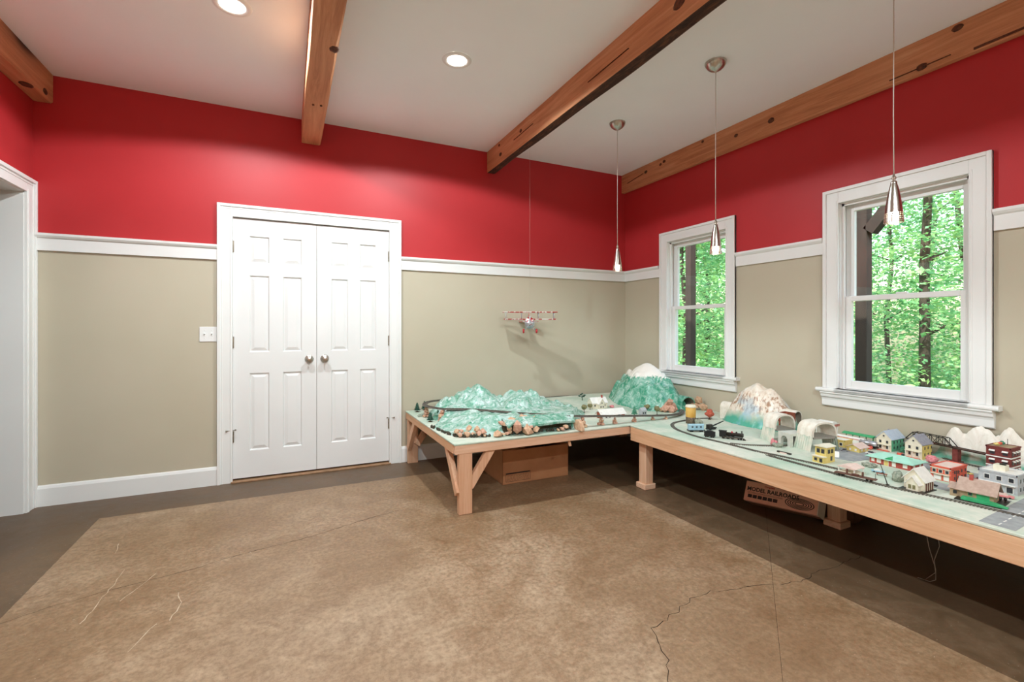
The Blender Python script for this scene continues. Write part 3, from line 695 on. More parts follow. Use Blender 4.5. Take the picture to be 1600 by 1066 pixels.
def m5_mat():
    t, c = mountain_mat('white_rock_plaster', [(.3, '#d9d3c7'), (.5, '#e8e2d6'), (.7, '#f3efe7')], '#c9b8a4', .4, rough=.6, vscale=.4)
    p = t.co('Position'); s = t.xyz(p)
    low = t.ramp(t.math('ADD', t.math('SUBTRACT', s[2], .46), t.math('MULTIPLY', t.math('SUBTRACT', t.noise(p, 18, 3), .5), .12)), [(.02, .85), (.06, 0.)])
    t.set('Base Color', t.mix(low, c, '#4fae93')); return t.m
M_MTE = m5_mat()
M_PLASTER = plain('white_plaster', '#e9e4d8', '#d9cfbf', 30, .7, bump=.6)
M_PLASTER_IN = M_PLASTER

def smooth(a, b, x):
    t = max(0, min(1, (x-a)/(b-a))); return t*t*(3-2*t)
def heightfield(h, x0, x1, y0, y1, step, z0):
    nx = int((x1-x0)/step)+1; ny = int((y1-y0)/step)+1; H = {}; idx = {}; vs = []; fs = []
    for i in range(nx):
        for j in range(ny): H[i, j] = h(x0+i*step, y0+j*step)
    def vid(i, j):
        if (i, j) not in idx:
            idx[i, j] = len(vs); vs.append((x0+i*step, y0+j*step, z0+max(0.0, H[i, j])))
        return idx[i, j]
    for i in range(nx-1):
        for j in range(ny-1):
            q = [(i, j), (i+1, j), (i+1, j+1), (i, j+1)]
            if max(H[k] for k in q) > .001: fs.append(tuple(vid(*k) for k in q))
    return MB().add(vs, fs, True)
def fold(x, y, s, a=1.0, seed=0):        # crumpled-cloth ridges
    v = Vector((x*s, y*s, seed)); return a*(abs(noise.noise(v))*1.2-.25+.5*abs(noise.noise(v*2.3))-.12)
def cone(x, y, cx, cy, h, rl, rr, ry, p=1.0):
    rx = rl if x < cx else rr
    d = math.hypot((x-cx)/rx, (y-cy)/ry)
    return h*(1-d)**p if d < 1 else -.02
def seg_d(x, y, P):
    best = 9
    for i in range(len(P)-1):
        ax, ay = P[i]; bx, by = P[i+1]; dx, dy = bx-ax, by-ay
        t = max(0, min(1, ((x-ax)*dx+(y-ay)*dy)/(dx*dx+dy*dy))); best = min(best, math.hypot(x-ax-t*dx, y-ay-t*dy))
    return best
def inside(x, y, P):
    c = False; j = len(P)-1
    for i in range(len(P)):
        if (P[i][1] > y) != (P[j][1] > y) and x < (P[j][0]-P[i][0])*(y-P[i][1])/(P[j][1]-P[i][1])+P[i][0]: c = not c
        j = i
    return c

def spline(pts, step=.02):
    P = [Vector(p) for p in pts]; P = [P[0]*2-P[1]]+P+[P[-1]*2-P[-2]]; out = []
    for i in range(1, len(P)-2):
        n = max(1, int((P[i+1]-P[i]).length/step))
        for k in range(n):
            t = k/n; a, b, c, d = P[i-1], P[i], P[i+1], P[i+2]
            out.append(.5*((2*b)+(c-a)*t+(2*a-5*b+4*c-d)*t*t+(3*b-a-3*c+d)*t*t*t))
    out.append(P[-2]); return out
def track(pts, label, g=.0165, bed=None):
    S = spline(pts, .012); t = thing('model_track', label, 'train track', tuple(S[len(S)//2]))
    o = S[len(S)//2]; S = [p-o for p in S]
    def off(i, d, z):
        q = (S[min(i+1, len(S)-1)]-S[max(0, i-1)]); q = Vector((-q.y, q.x, 0)).normalized(); return S[i]+q*d+Vector((0, 0, z))
    if bed:
        vs = []; n = 4
        for i in range(len(S)): vs += [off(i, -.021, .0), off(i, .021, .0), off(i, .021, -bed), off(i, -.021, -bed)]
        fs = [(i*n+k, i*n+(k+1) % n, (i+1)*n+(k+1) % n, (i+1)*n+k) for i in range(len(S)-1) for k in range(n)]
        MB().add(vs, fs+[(0, 1, 2, 3), tuple(len(vs)-4+k for k in (3, 2, 1, 0))]).build('roadbed', M_TIE if bed < .02 else M_BALLAST, t)
    mb = MB(); acc = 0
    for i in range(1, len(S)):
        if i % 1 == 0: mb.bar(off(i, -g*.85, .0013), off(i, g*.85, .0013), .0055, .002)
    stuff(mb.build('ties', M_TIE, t))
    for sd in (-1, 1):
        vs = []
        for i in range(len(S)): vs += [off(i, sd*g/2-.0009, .002), off(i, sd*g/2+.0009, .002), off(i, sd*g/2+.0009, .0048), off(i, sd*g/2-.0009, .0048)]
        MB().add(vs, [(i*4+k, i*4+(k+1) % 4, (i+1)*4+(k+1) % 4, (i+1)*4+k) for i in range(len(S)-1) for k in range(4)]).build('rail', M_RAIL, t)
    return t

def conifer(x, y, h, w, mat, label, z=ZT, group='toy conifers on the mountain table'):
    t = thing('toy_conifer', label, 'toy tree', (x, y, z), x*9, group)
    mb = MB(); n = 12; L = 5
    for k in range(L):
        a, b = .18+.82*k/L*.95, min(1, .18+.82*(k+1.5)/L)
        r0 = w/2*(1-k/L*.85)
        prof = [((r0*(1 if i % 2 else .72)), i) for i in range(n)]
        vs = [(r*math.cos(2*PI*i/n), r*math.sin(2*PI*i/n), a*h) for r, i in prof]+[(0, 0, b*h), (0, 0, a*h+.1*h)]
        mb.add(vs, [(i, (i+1) % n, n) for i in range(n)]+[((i+1) % n, i, n+1) for i in range(n)])
    mb.build('foliage', mat, t, fix=False); MB().tube([(0, 0, 0), (0, 0, h*.4)], w*.06, 6).lathe([(0, .001), (w*.22, .001), (w*.2, .004), (0, .005)], 10).build('trunk', M_TRUNK2, t)
    return t
def puff(name, x, y, h, w, mat, label, z=ZT, stem=.4, cat='toy tree', group=None, seed=1):
    t = thing(name, label, cat, (x, y, z), 0, group)
    r = w/2; ch = h-h*stem
    mb = MB().rock((0, 0, h*stem+ch/2), 1, seed, 3, 1, .3, (r, r, ch/2)); mb.build('crown', mat, t)
    if stem > 0: MB().tube([(0, 0, 0), (0, 0, h*stem+ch*.3)], max(.0015, w*.05), 6).lathe([(0, .001), (w*.2, .001), (w*.18, .003), (0, .004)], 8).build('trunk', M_TRUNK2, t)
    return t
def shrub(x, y, h, w, mat, label, z=ZT, seed=1, n=5):
    t = thing('toy_bush', label, 'toy bush', (x, y, z)); r = random.Random(seed)
    for i in range(n):
        a = 2*PI*i/n; d = w*.28*r.uniform(.4, 1)
        MB().rock((math.cos(a)*d, math.sin(a)*d, h*.36), 1, seed+i, 2, 1, .5, (w*.24, w*.24, h*.5*r.uniform(.7, 1))).build('clump', mat, t)
    return t
def cairn(x, y, h, w, label, seed, z=ZT, group='stacked-stone piers under the raised track'):
    t = thing('stone_pier', label, 'stone pile', (x, y, z), 0, group); r = random.Random(seed)
    rows = max(2, round(h/(w*.34))); rh = h/rows
    for k in range(rows):
        m = 3 if k < rows-1 or rows < 3 else 1; wk = w*(1-.45*k/max(1, rows-1))
        for j in range(m):
            a = 2*PI*j/m+k*.8+seed; d = wk*.24 if m > 1 else 0
            MB().rock((math.cos(a)*d, math.sin(a)*d, rh*(k+.5)), 1, seed*5+k*3+j, 1, 1, .28, (wk*.3 if m > 1 else wk*.45, wk*.28 if m > 1 else wk*.4, rh*.6), True).build('stone', M_STONE if (j+k) % 2 else M_STONE2, t)
    return t

def wins(t, face, rects, mat=M_WINDARK, frame=None):
    """face ('-x'|'-y', coord); rects (centre along face, z, w, h)"""
    ax, c = face
    for u, z, w, h in rects:
        if frame:
            mb = MB().box(c-.0016, c, u-w/2-.002, u+w/2+.002, z-h/2-.002, z+h/2+.002) if ax == '-x' else MB().box(u-w/2-.002, u+w/2+.002, c-.0016, c, z-h/2-.002, z+h/2+.002)
            fo = mb.build('window', frame, t)
            mb = MB().box(c-.0022, c, u-w/2, u+w/2, z-h/2, z+h/2) if ax == '-x' else MB().box(u-w/2, u+w/2, c-.0022, c, z-h/2, z+h/2)
            mb.build('pane', mat, fo)
        else:
            mb = MB().box(c-.0014, c, u-w/2, u+w/2, z-h/2, z+h/2) if ax == '-x' else MB().box(u-w/2, u+w/2, c-.0014, c, z-h/2, z+h/2)
            mb.build('window', mat, t)
def gable(t, x0, x1, y0, y1, h, rh, ridge, wm, rm, ov=.006, name='wall'):
    """walls with gables and a two-plane roof; ridge axis 'x' or 'y'"""
    if ridge == 'x':
        ym = (y0+y1)/2
        MB().prism([(y0, 0), (y1, 0), (y1, h), (ym, h+rh), (y0, h)], x0, x1, 'x').build(name, wm, t)
        s = rh/((y1-y0)/2); e = ov
        ro = [(y0-e, h-s*e), (ym, h+rh), (y1+e, h-s*e), (y1+e, h-s*e+.003), (ym, h+rh+.004), (y0-e, h-s*e+.003)]
        return MB().prism(ro, x0-ov, x1+ov, 'x').build('roof', rm, t)
    xm = (x0+x1)/2
    MB().prism([(x0, 0), (x1, 0), (x1, h), (xm, h+rh), (x0, h)], y0, y1, 'y').build(name, wm, t)
    s = rh/((x1-x0)/2); e = ov
    ro = [(x0-e, h-s*e), (xm, h+rh), (x1+e, h-s*e), (x1+e, h-s*e+.003), (xm, h+rh+.004), (x0-e, h-s*e+.003)]
    return MB().prism(ro, y0-ov, y1+ov, 'y').build('roof', rm, t)
def flat_roof(t, x0, x1, y0, y1, h, wm, rm, par=.005):
    MB().box(x0, x1, y0, y1, 0, h).build('wall', wm, t)
    MB().box(x0+.004, x1-.004, y0+.004, y1-.004, h, h+.002).build('roof', rm, t)
    MB().box(x0-.002, x1+.002, y0-.002, y0+.004, h-.003, h+par).box(x0-.002, x1+.002, y1-.004, y1+.002, h-.003, h+par).box(x0-.002, x0+.004, y0, y1, h-.003, h+par).box(x1-.004, x1+.002, y0, y1, h-.003, h+par).build('parapet', wm, t)
def house(name, label, x0, x1, y0, y1, z=ZT, cat='model building'):
    t = thing(name, label, cat, ((x0+x1)/2, (y0+y1)/2, z)); return t, (x0-x1)/2, (x1-x0)/2, (y0-y1)/2, (y1-y0)/2
def car(x, y, rz, mat, label, L=.05, z=ZT, roof=None):
    t = thing('toy_car', label, 'toy car', (x, y, z), rz, 'toy cars on the model roads'); w = L*.40; h = L*.30
    s = [(-L/2, h*.22), (L/2, h*.22), (L/2, h*.5), (L*.28, h*.58), (-L*.42, h*.58), (-L/2, h*.52)]
    MB().prism(s, -w/2, w/2, 'y').build('body', mat, t)
    MB().prism([(-L*.30, h*.57), (L*.20, h*.57), (L*.08, h), (-L*.20, h)], -w*.42, w*.42, 'y').build('cabin', roof or M_WINDARK, t)
    for a in (-.3, .3):
        for b in (-1, 1):
            Mw = Matrix.Translation((L*a, b*w*.46, h*.2)) @ Matrix.Rotation(PI/2, 4, 'X')
            MB().lathe([(0, -.0015), (h*.2, -.0015), (h*.2, .0015), (0, .0015)], 10, Mw).build('wheel', M_BLACK, t)
    return t

# ------------------------------------------------------------------ back table: green mountains
LEDGE = [(-2.474, -.83), (-2.402, -1.185), (-2.16, -1.285), (-1.83, -1.30), (-1.54, -1.325), (-1.49, -1.20), (-1.80, -1.0), (-2.0, -.80), (-2.26, -.60)]
FRONT = LEDGE[:5]
def h_green(x, y):
    a = cone(x, y, -1.95, -.43, .262, .44, .30, .42, .82); b = cone(x, y, -1.67, -.60, .205, .36, .62, .48, .9)
    m = max(a, b)
    if m > 0: m += fold(x, y, 7, .085, 2)*smooth(0, .08, m)
    f = -.02
    if -2.085 < x < -1.55 and y < -1.222 and inside(x, y, LEDGE): return .003
    if inside(x, y, LEDGE):
        d = seg_d(x, y, FRONT); w = .30 if x < -2.2 else max(.035, .30-.9*(x+2.2))
        f = .012+.09*smooth(0, w, d)+fold(x, y, 9, .02, 5)*smooth(0, .1, d)
    elif inside(x, y, [(-2.26, -.60), (-2.0, -.80), (-1.80, -1.0), (-1.49, -1.20), (-1.3, -1.0), (-1.6, -.7), (-2.0, -.5)]):
        f = .095
    return max(m, f)
g = thing('green_mountain', 'glossy green and white crumpled plaster mountains with two peaks', 'model mountain', (-1.8, -.8, ZT))
mb = heightfield(h_green, -2.5, -1.02, -1.345, -.04, .0125, ZT); mb.v = [(v[0]+1.8, v[1]+.8, v[2]-ZT) for v in mb.v]; mb.build('slope', M_MTA, g)
# real hollow under the ledge: an overhanging roof in front of a set-back scrub face
PR = [(-.285, .055), (-.25, .082), (-.20, .070), (-.16, .048), (-.03, .052), (.12, .056), (.25, .052)]
vs = [q for x, z in PR for q in ((x, -.537, z), (x, -.537, z+.014), (x, -.42, .106), (x, -.42, .090))]
MB().add(vs, [(i*4+k, i*4+(k+1) % 4, (i+1)*4+(k+1) % 4, (i+1)*4+k) for i in range(len(PR)-1) for k in range(4)]+[(0, 1, 2, 3), tuple(len(vs)-4+k for k in (3, 2, 1, 0))]).build('overhang', M_MTA, g)
MB().box(-.285, .25, -.432, -.42, 0, .10).build('tunnel_mouth', plain('brown_scrub', '#5a5040', '#6e6a52', 70, .9), g)
mb = MB(); rr = random.Random(5)
for i in range(46):
    u = i/45; x = -2.474+u*.90 if False else None
    q = spline([(p[0], p[1], 0) for p in FRONT], .02); p = q[int(u*(len(q)-1))]
    mb.rock((p.x+1.8, p.y+.8+rr.uniform(-.004, .006), .010), 1, i, 1, 1, .5, (.012, .010, .009+.008*rr.random()))
mb.build('ragged_edge', plain('dark_shell_edge', '#39342a', '#4a4436', 70, .9), g)  # dark brown lumps along the front edge of the foothill
MB().prism([(-.56+.06*math.cos(PI*k/10), .078*math.sin(PI*k/10)) for k in range(11)], .250, .278, 'x').build('portal_stone', M_STONE, g, .004)
ROCKS = [(-2.391, -1.211, .478, .042), (-2.344, -1.222, .482, .052), (-2.307, -1.238, .48, .032), (-2.268, -1.25, .482, .046), (-2.241, -1.282, .476, .029), (-2.409, -1.187, .5, .042), (-2.378, -1.203, .502, .03), (-2.32, -1.199, .512, .042), (-2.275, -1.231, .51, .052), (-2.249, -1.27, .502, .046), (-2.157, -1.312, .482, .054), (-2.114, -1.313, .478, .029), (-2.081, -1.308, .478, .03), (-2.057, -1.301, .485, .033), (-2.031, -1.246, .545, .071), (-2.016, -1.322, .515, .071), (-1.938, -1.323, .488, .088), (-1.874, -1.346, .490, .046), (-2.093, -1.231, .535, .042), (-2.075, -1.262, .535, .042), (-2.064, -1.311, .51, .038), (-1.918, -1.345, .515, .033), (-1.915, -1.185, .56, .038), (-1.892, -1.20, .555, .038), (-1.862, -1.215, .552, .038), (-1.828, -1.23, .55, .042), (-1.7, -1.345, .475, .025), (-1.671, -1.35, .48, .035), (-1.638, -1.345, .49, .035)]
for i, (x, y, z, s) in enumerate(ROCKS):
    big = s > .065
    row = 'in the low wall along the green foothill' if i < 14 and s < .06 else ('under the raised track by the tunnel opening' if 22 <= i < 26 else 'heaped before the green tunnel opening')
    o = MB().rock((0, 0, 0), s/2*1.08, i+3, 1, .8 if i != 15 else 1.2, .42, facet=True).build('rock', M_STONE if i % 3 else M_STONE2); o.location = (x, y, max(z, ZT+s*.36))
    tag(o, ('large angular tan rock ' if big else 'small rounded tan rock ')+row, 'rock', 'tan rocks around the green foothill')
cairn(-2.40, -.40, .085, .06, 'stone pier beside the two dark conifers at the table end', 1)
cairn(-2.335, -.645, .098, .085, 'widest stone pier, between the small conifers and the foothill', 2)
cairn(-2.232, -.617, .092, .055, 'narrow stone pier against the green foothill', 3)
for i, (x, y, h, w) in enumerate([(-1.459, -1.300, .078, .07), (-1.285, -1.290, .066, .058), (-1.163, -1.300, .052, .046), (-.974, -1.302, .042, .048), (-.792, -1.309, .028, .04), (-.669, -1.325, .022, .04)]):
    cairn(x, y, h, w, ['tallest stone pier by the black tunnel shell', 'stone pier under the track before the barn end', 'small stone pier under the track before the barn', 'low stone pier before the light green conifer', 'very low stone pile under the track end', 'flattest stone pile beside the table seam'][i], 10+i)
conifer(-2.405, -.115, .085, .065, M_CONIF, 'dark green toy conifer standing nearest the white door casing'); conifer(-2.325, -.06, .085, .066, M_CONIF, 'dark green toy conifer standing closest to the back wall')
conifer(-2.423, -.597, .078, .066, M_CONIF, 'dark green toy conifer standing at the table edge before the piers')
conifer(-2.33, -.50, .075, .05, M_CONIF, 'dark green toy conifer half hidden behind the widest stone pier'); conifer(-2.225, -.54, .075, .05, M_CONIF, 'dark green toy conifer half hidden behind the narrow stone pier')
conifer(-.793, -1.089, .083, .062, M_CONIF2, 'mid green toy conifer standing beside the long barn')
shrub(-2.435, -.34, .022, .06, M_GREYBUSH, 'low grey lichen patch beside the stone pier', seed=4)
# raised loop of track
track([(-2.16, -.12, .553), (-2.33, -.2, .555), (-2.405, -.40, .558), (-2.335, -.63, .562), (-2.19, -.76, .568), (-2.03, -.935, .570), (-1.82, -1.12, .562), (-1.51, -1.275, .546), (-1.25, -1.30, .530), (-.95, -1.305, .508), (-.65, -1.31, .488), (-.42, -1.24, .478), (-.26, -1.08, .474), (-.22, -.93, .472)], 'raised single track on stone piers rounding the mountain table', .0165, .006)
track([(-1.42, -.13, .50), (-1.15, -.085, .497), (-.85, -.07, .495), (-.55, -.10, .492), (-.36, -.22, .49)], 'single track on a ledge along the back wall', .0165, .034)
# pale meadow rising to the back ledge
def h_mead(x, y): return .0+.036*smooth(-.62, -.22, y)*smooth(-1.55, -1.3, x)+.002*noise.noise(Vector((x*8, y*8, 1)))+(.001 if y > -.75 else -.01)
mb = heightfield(h_mead, -1.50, -.02, -.80, -.03, .03, ZT); o = mb.build('meadow_sheet', M_TOPA); tag(o, 'pale green painted meadow sloping up to the back wall ledge', 'model meadow')
# snow-capped mountain in the corner
def h_snow(x, y):
    d = math.hypot((x+.25)/(.31 if x < -.25 else .235), (y+.64)/(.50 if y > -.64 else .48))
    if d >= 1: return -.02
    h = .39*(1-d**1.7)
    h += fold(x, y, 6, .10, 9)*smooth(0, .12, h)*(1-smooth(.25, .36, h)*.85); return h
def h_apron(x, y): return cone(x, y, -.36, -.82, .12, .22, .20, .24, 1.2)
g = thing('snow_mountain', 'green plaster mountain with a white snow cap in the corner', 'model mountain', (-.25, -.64, ZT))
mb = heightfield(lambda x, y: max(h_snow(x, y), h_apron(x, y)), -.60, -.012, -1.14, -.10, .0125, ZT); mb.v = [(v[0]+.25, v[1]+.64, v[2]-ZT) for v in mb.v]; mb.build('slope', M_MTC, g)
def arch_tube(M, w, h, L, mo, mi, par, th=.008, rim='tunnel_rim'):
    """arched tunnel along local y with an open front at y=0"""
    n = 14; out = []; inn = []
    for k in range(n+1):
        a = PI*k/n; out.append((math.cos(a)*(w/2+th), (h-w/2)+math.sin(a)*(w/2+th))); inn.append((math.cos(a)*w/2, (h-w/2)+math.sin(a)*w/2))
    out = [(w/2+th, 0)]+out+[(-w/2-th, 0)]; inn = [(w/2, 0)]+inn+[(-w/2, 0)]; m = len(out)
    vs = [(x, 0, z) for x, z in out]+[(x, 0, z) for x, z in inn]+[(x, L, z) for x, z in out]
    fs = [(i, i+1, m+i+1, m+i) for i in range(m-1)]+[(i, i+1, 2*m+i+1, 2*m+i) for i in range(m-1)]
    MB().add(vs, fs, False, M).build(rim, mo, par)
    vi = [(x, 0.0004, z) for x, z in inn]+[(x, L, z) for x, z in inn]
    MB().add(vi, [(i, i+1, m+i+1, m+i) for i in range(m-1)]+[tuple(range(m, 2*m))], False, M).build('tunnel_mouth', mi, par)
arch_tube(Matrix.Translation((.06, -.465, 0)) @ Matrix.Rotation(math.radians(-12), 4, 'Z'), .125, .115, .2, M_MTC, M_TUNNEL, g)
for i, (x, y, z, s) in enumerate([(-.401, -1.086, .54, .085), (-.447, -1.084, .495, .075), (-.361, -1.081, .52, .066), (-.403, -1.11, .485, .09), (-.346, -1.102, .487, .05), (-.10, -1.118, .545, .085), (-.075, -1.17, .49, .09), (-.095, -1.10, .50, .08), (-.459, -1.051, .48, .055)]):
    o = MB().rock((0, 0, 0), s/2*1.1, i+50, 1, .8, .42, facet=True).build('rock', M_STONE2 if i < 5 else M_STONE); o.location = (x, y, max(z, ZT+s*.36))
    tag(o, ('reddish rock heaped on the meadow side of the snow mountain tunnel' if i < 5 or i == 8 else 'tan slab rock at the wall side of the snow mountain tunnel'), 'rock', 'rocks beside the snow mountain tunnel')
# farm
t, a, b, c, d = house('toy_hut', 'tiny hut with an orange-red roof under the green mountain', -1.30, -1.21, -.67, -.61)
gable(t, a, b, c, d, .025, .032, 'x', M_CREAM, M_SALMON); wins(t, ('-y', c), [(0, .012, .012, .012)])
puff('toy_tree', -1.094, -.787, .068, .047, M_OLIVE, 'round olive toy tree standing alone before the meadow', seed=3); puff('toy_tree', -.965, -.69, .055, .044, M_OLIVE, 'round olive toy tree against the white cottage', seed=4)
puff('toy_tree', -1.16, -.60, .042, .04, M_OLIVE, 'small round olive toy tree beside the tiny orange-roofed hut', seed=5)
puff('toy_tree', -.53, -.95, .055, .048, M_OLIVE, 'round olive toy tree at the snow mountain foot', seed=6); puff('toy_tree', -.60, -1.151, .077, .048, M_OLIVE, 'taller olive toy tree beside the reddish rocks', seed=7)
t = thing('toy_tree', 'bare dark green twisted toy tree on the meadow', 'toy tree', (-.82, -.35, ZT+.024)); mb = MB().tube([(0, 0, 0), (.003, 0, .03), (-.004, 0, .05)], [.004, .003, .002], 6)
mb.build('trunk', M_CONIF, t); mb = MB()
for k, (x, z) in enumerate(((-.03, .05), (.03, .055), (0, .07), (-.015, .062), (.018, .045))): mb.tube([(0, 0, .03), (x, 0, z)], [.002, .001], 5).rock((x, 0, z), 1, k, 1, 1, .4, (.014, .012, .008))
mb.build('crown', M_CONIF, t)
t, a, b, c, d = house('toy_cottage', 'cream gabled toy cottage with white snowy roofs on the meadow', -.93, -.765, -.70, -.60, ZT)
gable(t, a, b, c+.02, d, .055, .042, 'x', M_CREAM, M_WHITEP); gable(t, -.03, .03, c-.012, c+.05, .05, .045, 'y', M_CREAM, M_WHITEP, name='porch_wall')
wins(t, ('-y', c-.012), [(-.012, .02, .01, .016), (.012, .02, .01, .016), (0, .055, .009, .012)], M_WINDARK); wins(t, ('-y', c+.02), [(-.055, .03, .012, .016), (.055, .03, .012, .016)])
wins(t, ('-x', a), [(0, .03, .014, .018)]); MB().box(.04, .052, .0, .012, .08, .118).build('chimney', M_BRICKRED, t)
shrub(-.715, -.69, .03, .05, M_PINKBUSH, 'pinkish toy bush beside the white cottage', seed=7)
t, a, b, c, d = house('toy_barn', 'long low toy barn with a white roof and red-brown end', -1.135, -.90, -1.10, -1.02)
gable(t, a, b, c+.005, d, .035, .032, 'x', M_WHITEP, M_WHITEP, .012); MB().box(b-.035, b+.0005, c+.0042, d+.0005, 0, .036).build('end_wall', M_BRICKRED, t); MB().box(a-.001, a+.001, c+.012, d-.01, 0, .05).build('gable_board', M_ORANGE, t)
wins(t, ('-y', c+.005), [(-.07, .014, .016, .016), (-.035, .014, .016, .016), (.058, .018, .026, .026)])
t, a, b, c, d = house('toy_shed', 'small grey toy shed beside the mid green conifer', -.755, -.705, -1.14, -1.10); gable(t, a, b, c, d, .045, .02, 'x', M_GREYB, M_GREYB, .003); wins(t, ('-y', c), [(-.01, .025, .01, .014), (.012, .025, .01, .014)], M_WINDARK)

# ------------------------------------------------------------------ town table: tracks, roads
ZB = ZT+.0005
track([(-.30, -1.46, ZB), (-.45, -1.43, ZB), (-.594, -1.442, ZB), (-.759, -1.493, ZB), (-.88, -1.65, ZB), (-.93, -1.88, ZB), (-.917, -2.09, ZB), (-.909, -2.32, ZB), (-.886, -2.45, ZB), (-.863, -2.61, ZB), (-.845, -2.80, ZB)], 'inner oval track curving in from the table seam past the locomotive')
track([(-.93, -2.40, ZB), (-.938, -2.52, ZB), (-.942, -2.7, ZB), (-.945, -2.85, ZB), (-.93, -2.98, ZB), (-.91, -3.1, ZB), (-.878, -3.25, ZB), (-.855, -3.435, ZB), (-.82, -3.7, ZB), (-.78, -4.0, ZB), (-.75, -4.4, ZB)], 'outer track along the front edge under the flatcar')
track([(-.89, -2.12, ZB), (-.847, -2.176, ZB), (-.75, -2.25, ZB), (-.66, -2.30, ZB), (-.58, -2.32, ZB), (-.45, -2.32, ZB)], 'short branch track running into the stone arch')
track([(-.09, -2.88, ZB), (-.12, -2.96, ZB), (-.135, -3.05, ZB), (-.135, -3.1, ZB)], 'track below the truss bridge along the white mountains')
def sheet(name, polys, mat, label, cat, z=.0012):
    x0 = sum(p[0] for p in polys[0])/len(polys[0]); y0 = sum(p[1] for p in polys[0])/len(polys[0])
    mb = MB()
    for P in polys: mb.prism([(p[0]-x0, p[1]-y0) for p in P], 0, z, 'z')
    o = mb.build(name, mat); o.location = (x0, y0, ZT+.0002); return tag(o, label, cat)
o = sheet('model_road', [[(-1.06, -3.375), (-1.06, -3.475), (-.42, -3.44), (-.42, -3.34)]], M_ROAD, 'grey model road with white dashes crossing the front track', 'model road')
mb = MB(); loc = o.location
for i in range(12): x = -1.04+i*.05; mb.box(x-loc.x, x+.026-loc.x, -3.425+.0547*(x+1.06)-.002-loc.y, -3.425+.0547*(x+1.06)+.002-loc.y, .0012, .0018)
mb.build('dash_marking', M_WHITEP, o)
sheet('model_road', [[(-.45, -2.42), (-.30, -2.42), (-.285, -3.34), (-.41, -3.34)]], M_ROAD, 'grey main road between the station and the two-storey houses', 'model road')
sheet('model_road', [[(-.66, -2.56), (-.45, -2.46), (-.43, -2.72), (-.62, -2.70)]], M_ROAD, 'grey road patch beside the small white tent', 'model road')
sheet('model_road', [[(-.76, -3.02), (-.42, -2.97), (-.42, -3.02), (-.63, -3.05), (-.66, -3.34), (-.73, -3.34)]], M_ROAD, 'grey side road between the church and the salmon building', 'model road')

# ------------------------------------------------------------------ town table: rolling stock
def bogie_wheels(t, xs, r, gz, mat=M_BLACK, name='wheel'):
    for x in xs:
        for s in (-1, 1):
            Mw = Matrix.Translation((x, s*gz, r+.0045)) @ Matrix.Rotation(PI/2, 4, 'X')
            MB().lathe([(0, -.0015), (r, -.0015), (r, .0015), (0, .0015)], 14, Mw).build(name, mat, t)
ang = math.atan2(-2.10+1.971, -.733+.821)
t = thing('toy_locomotive', 'black steam locomotive standing on the bare board', 'toy train', (-.777, -2.035, ZT-.003), ang); L = .155
MB().box(-.07, .07, -.012, .012, .014, .019).build('frame', M_GUN, t)
Mb = Matrix.Translation((-.02, 0, .035)) @ Matrix.Rotation(PI/2, 4, 'Y'); MB().lathe([(0, -.012), (.0125, -.012), (.0125, .082), (.0135, .083), (.0135, .092), (.009, .095), (0, .095)], 18, Mb).build('boiler', M_GUN, t)
MB().box(-.072, -.030, -.014, .014, .019, .052).build('cab', M_BLACK, t); MB().box(-.076, -.026, -.017, .017, .052, .055).build('cab_roof', M_BLACK, t)
MB().lathe([(.004, .045), (.0035, .054), (.005, .062), (0, .062)], 12, None, True, (.064, 0, 0)).build('smokestack', M_GUN, t)
for x in (.005, .032): MB().lathe([(.006, .044), (.006, .051), (.003, .055), (0, .056)], 12, None, True, (x, 0, 0)).build('dome', M_RED if x < .02 else M_GUN, t)
MB().prism([(.070, .006), (.088, .005), (.072, .016)], -.013, .013, 'y').build('cowcatcher', M_GUN, t)
bogie_wheels(t, (-.045, -.018, .009), .0105, .0125, M_GUN, 'drive_wheel'); bogie_wheels(t, (.045, .06), .006, .0115)
for s in (-1, 1): MB().bar((-.045, s*.0145, .014), (.05, s*.0145, .015), .002, .003).build('side_rod', M_RAIL, t)
t = thing('toy_tender', 'black coal tender behind the steam locomotive', 'toy train', (-.862, -1.935, ZT-.003), ang); MB().box(-.035, .035, -.014, .014, .012, .018).build('frame', M_GUN, t); MB().box(-.034, .034, -.0135, .0135, .018, .042).build('tank', M_BLACK, t); MB().rock((0, 0, .042), 1, 3, 2, 1, .3, (.028, .011, .007)).build('coal', M_BLACK, t); bogie_wheels(t, (-.024, -.011, .011, .024), .006, .0115)
t = thing('toy_railcar', 'pale blue work railcar beside the locomotive', 'toy train', (-.815, -1.772, ZT-.003), math.radians(-25)); MB().box(-.06, .06, -.015, .015, .012, .018).build('frame', M_BLACK, t); MB().box(-.055, .052, -.0145, .0145, .018, .052).build('body', M_BLUEP, t); MB().prism([(-.016, .052), (.016, .052), (.008, .059), (-.008, .059)], -.057, .055, 'x').build('roof', M_BLUEP, t)
wins(t, ('-y', -.0145), [(-.03, .04, .012, .01), (0, .04, .012, .01), (.03, .04, .012, .01)]); bogie_wheels(t, (-.04, -.028, .028, .04), .006, .0115)
t = thing('toy_crane_car', 'black railway crane car with a long boom lying behind the tender', 'toy train', (-.66, -1.77, ZT-.003), math.radians(10)); MB().box(-.05, .05, -.014, .014, .012, .018).build('frame', M_BLACK, t); MB().box(-.045, -.005, -.013, .013, .018, .045).build('cab', M_GUN, t); mb = MB()
for s in (-.006, .006): mb.bar((-.01, s, .025), (.16, s*.4, .048), .003, .004)
for i in range(6): mb.bar((.01+i*.025, -.005, .028+i*.0035), (.02+i*.025, .005, .029+i*.0035), .002, .002)
mb.build('boom', M_BLACK, t); bogie_wheels(t, (-.035, -.02, .02, .035), .006, .0115)
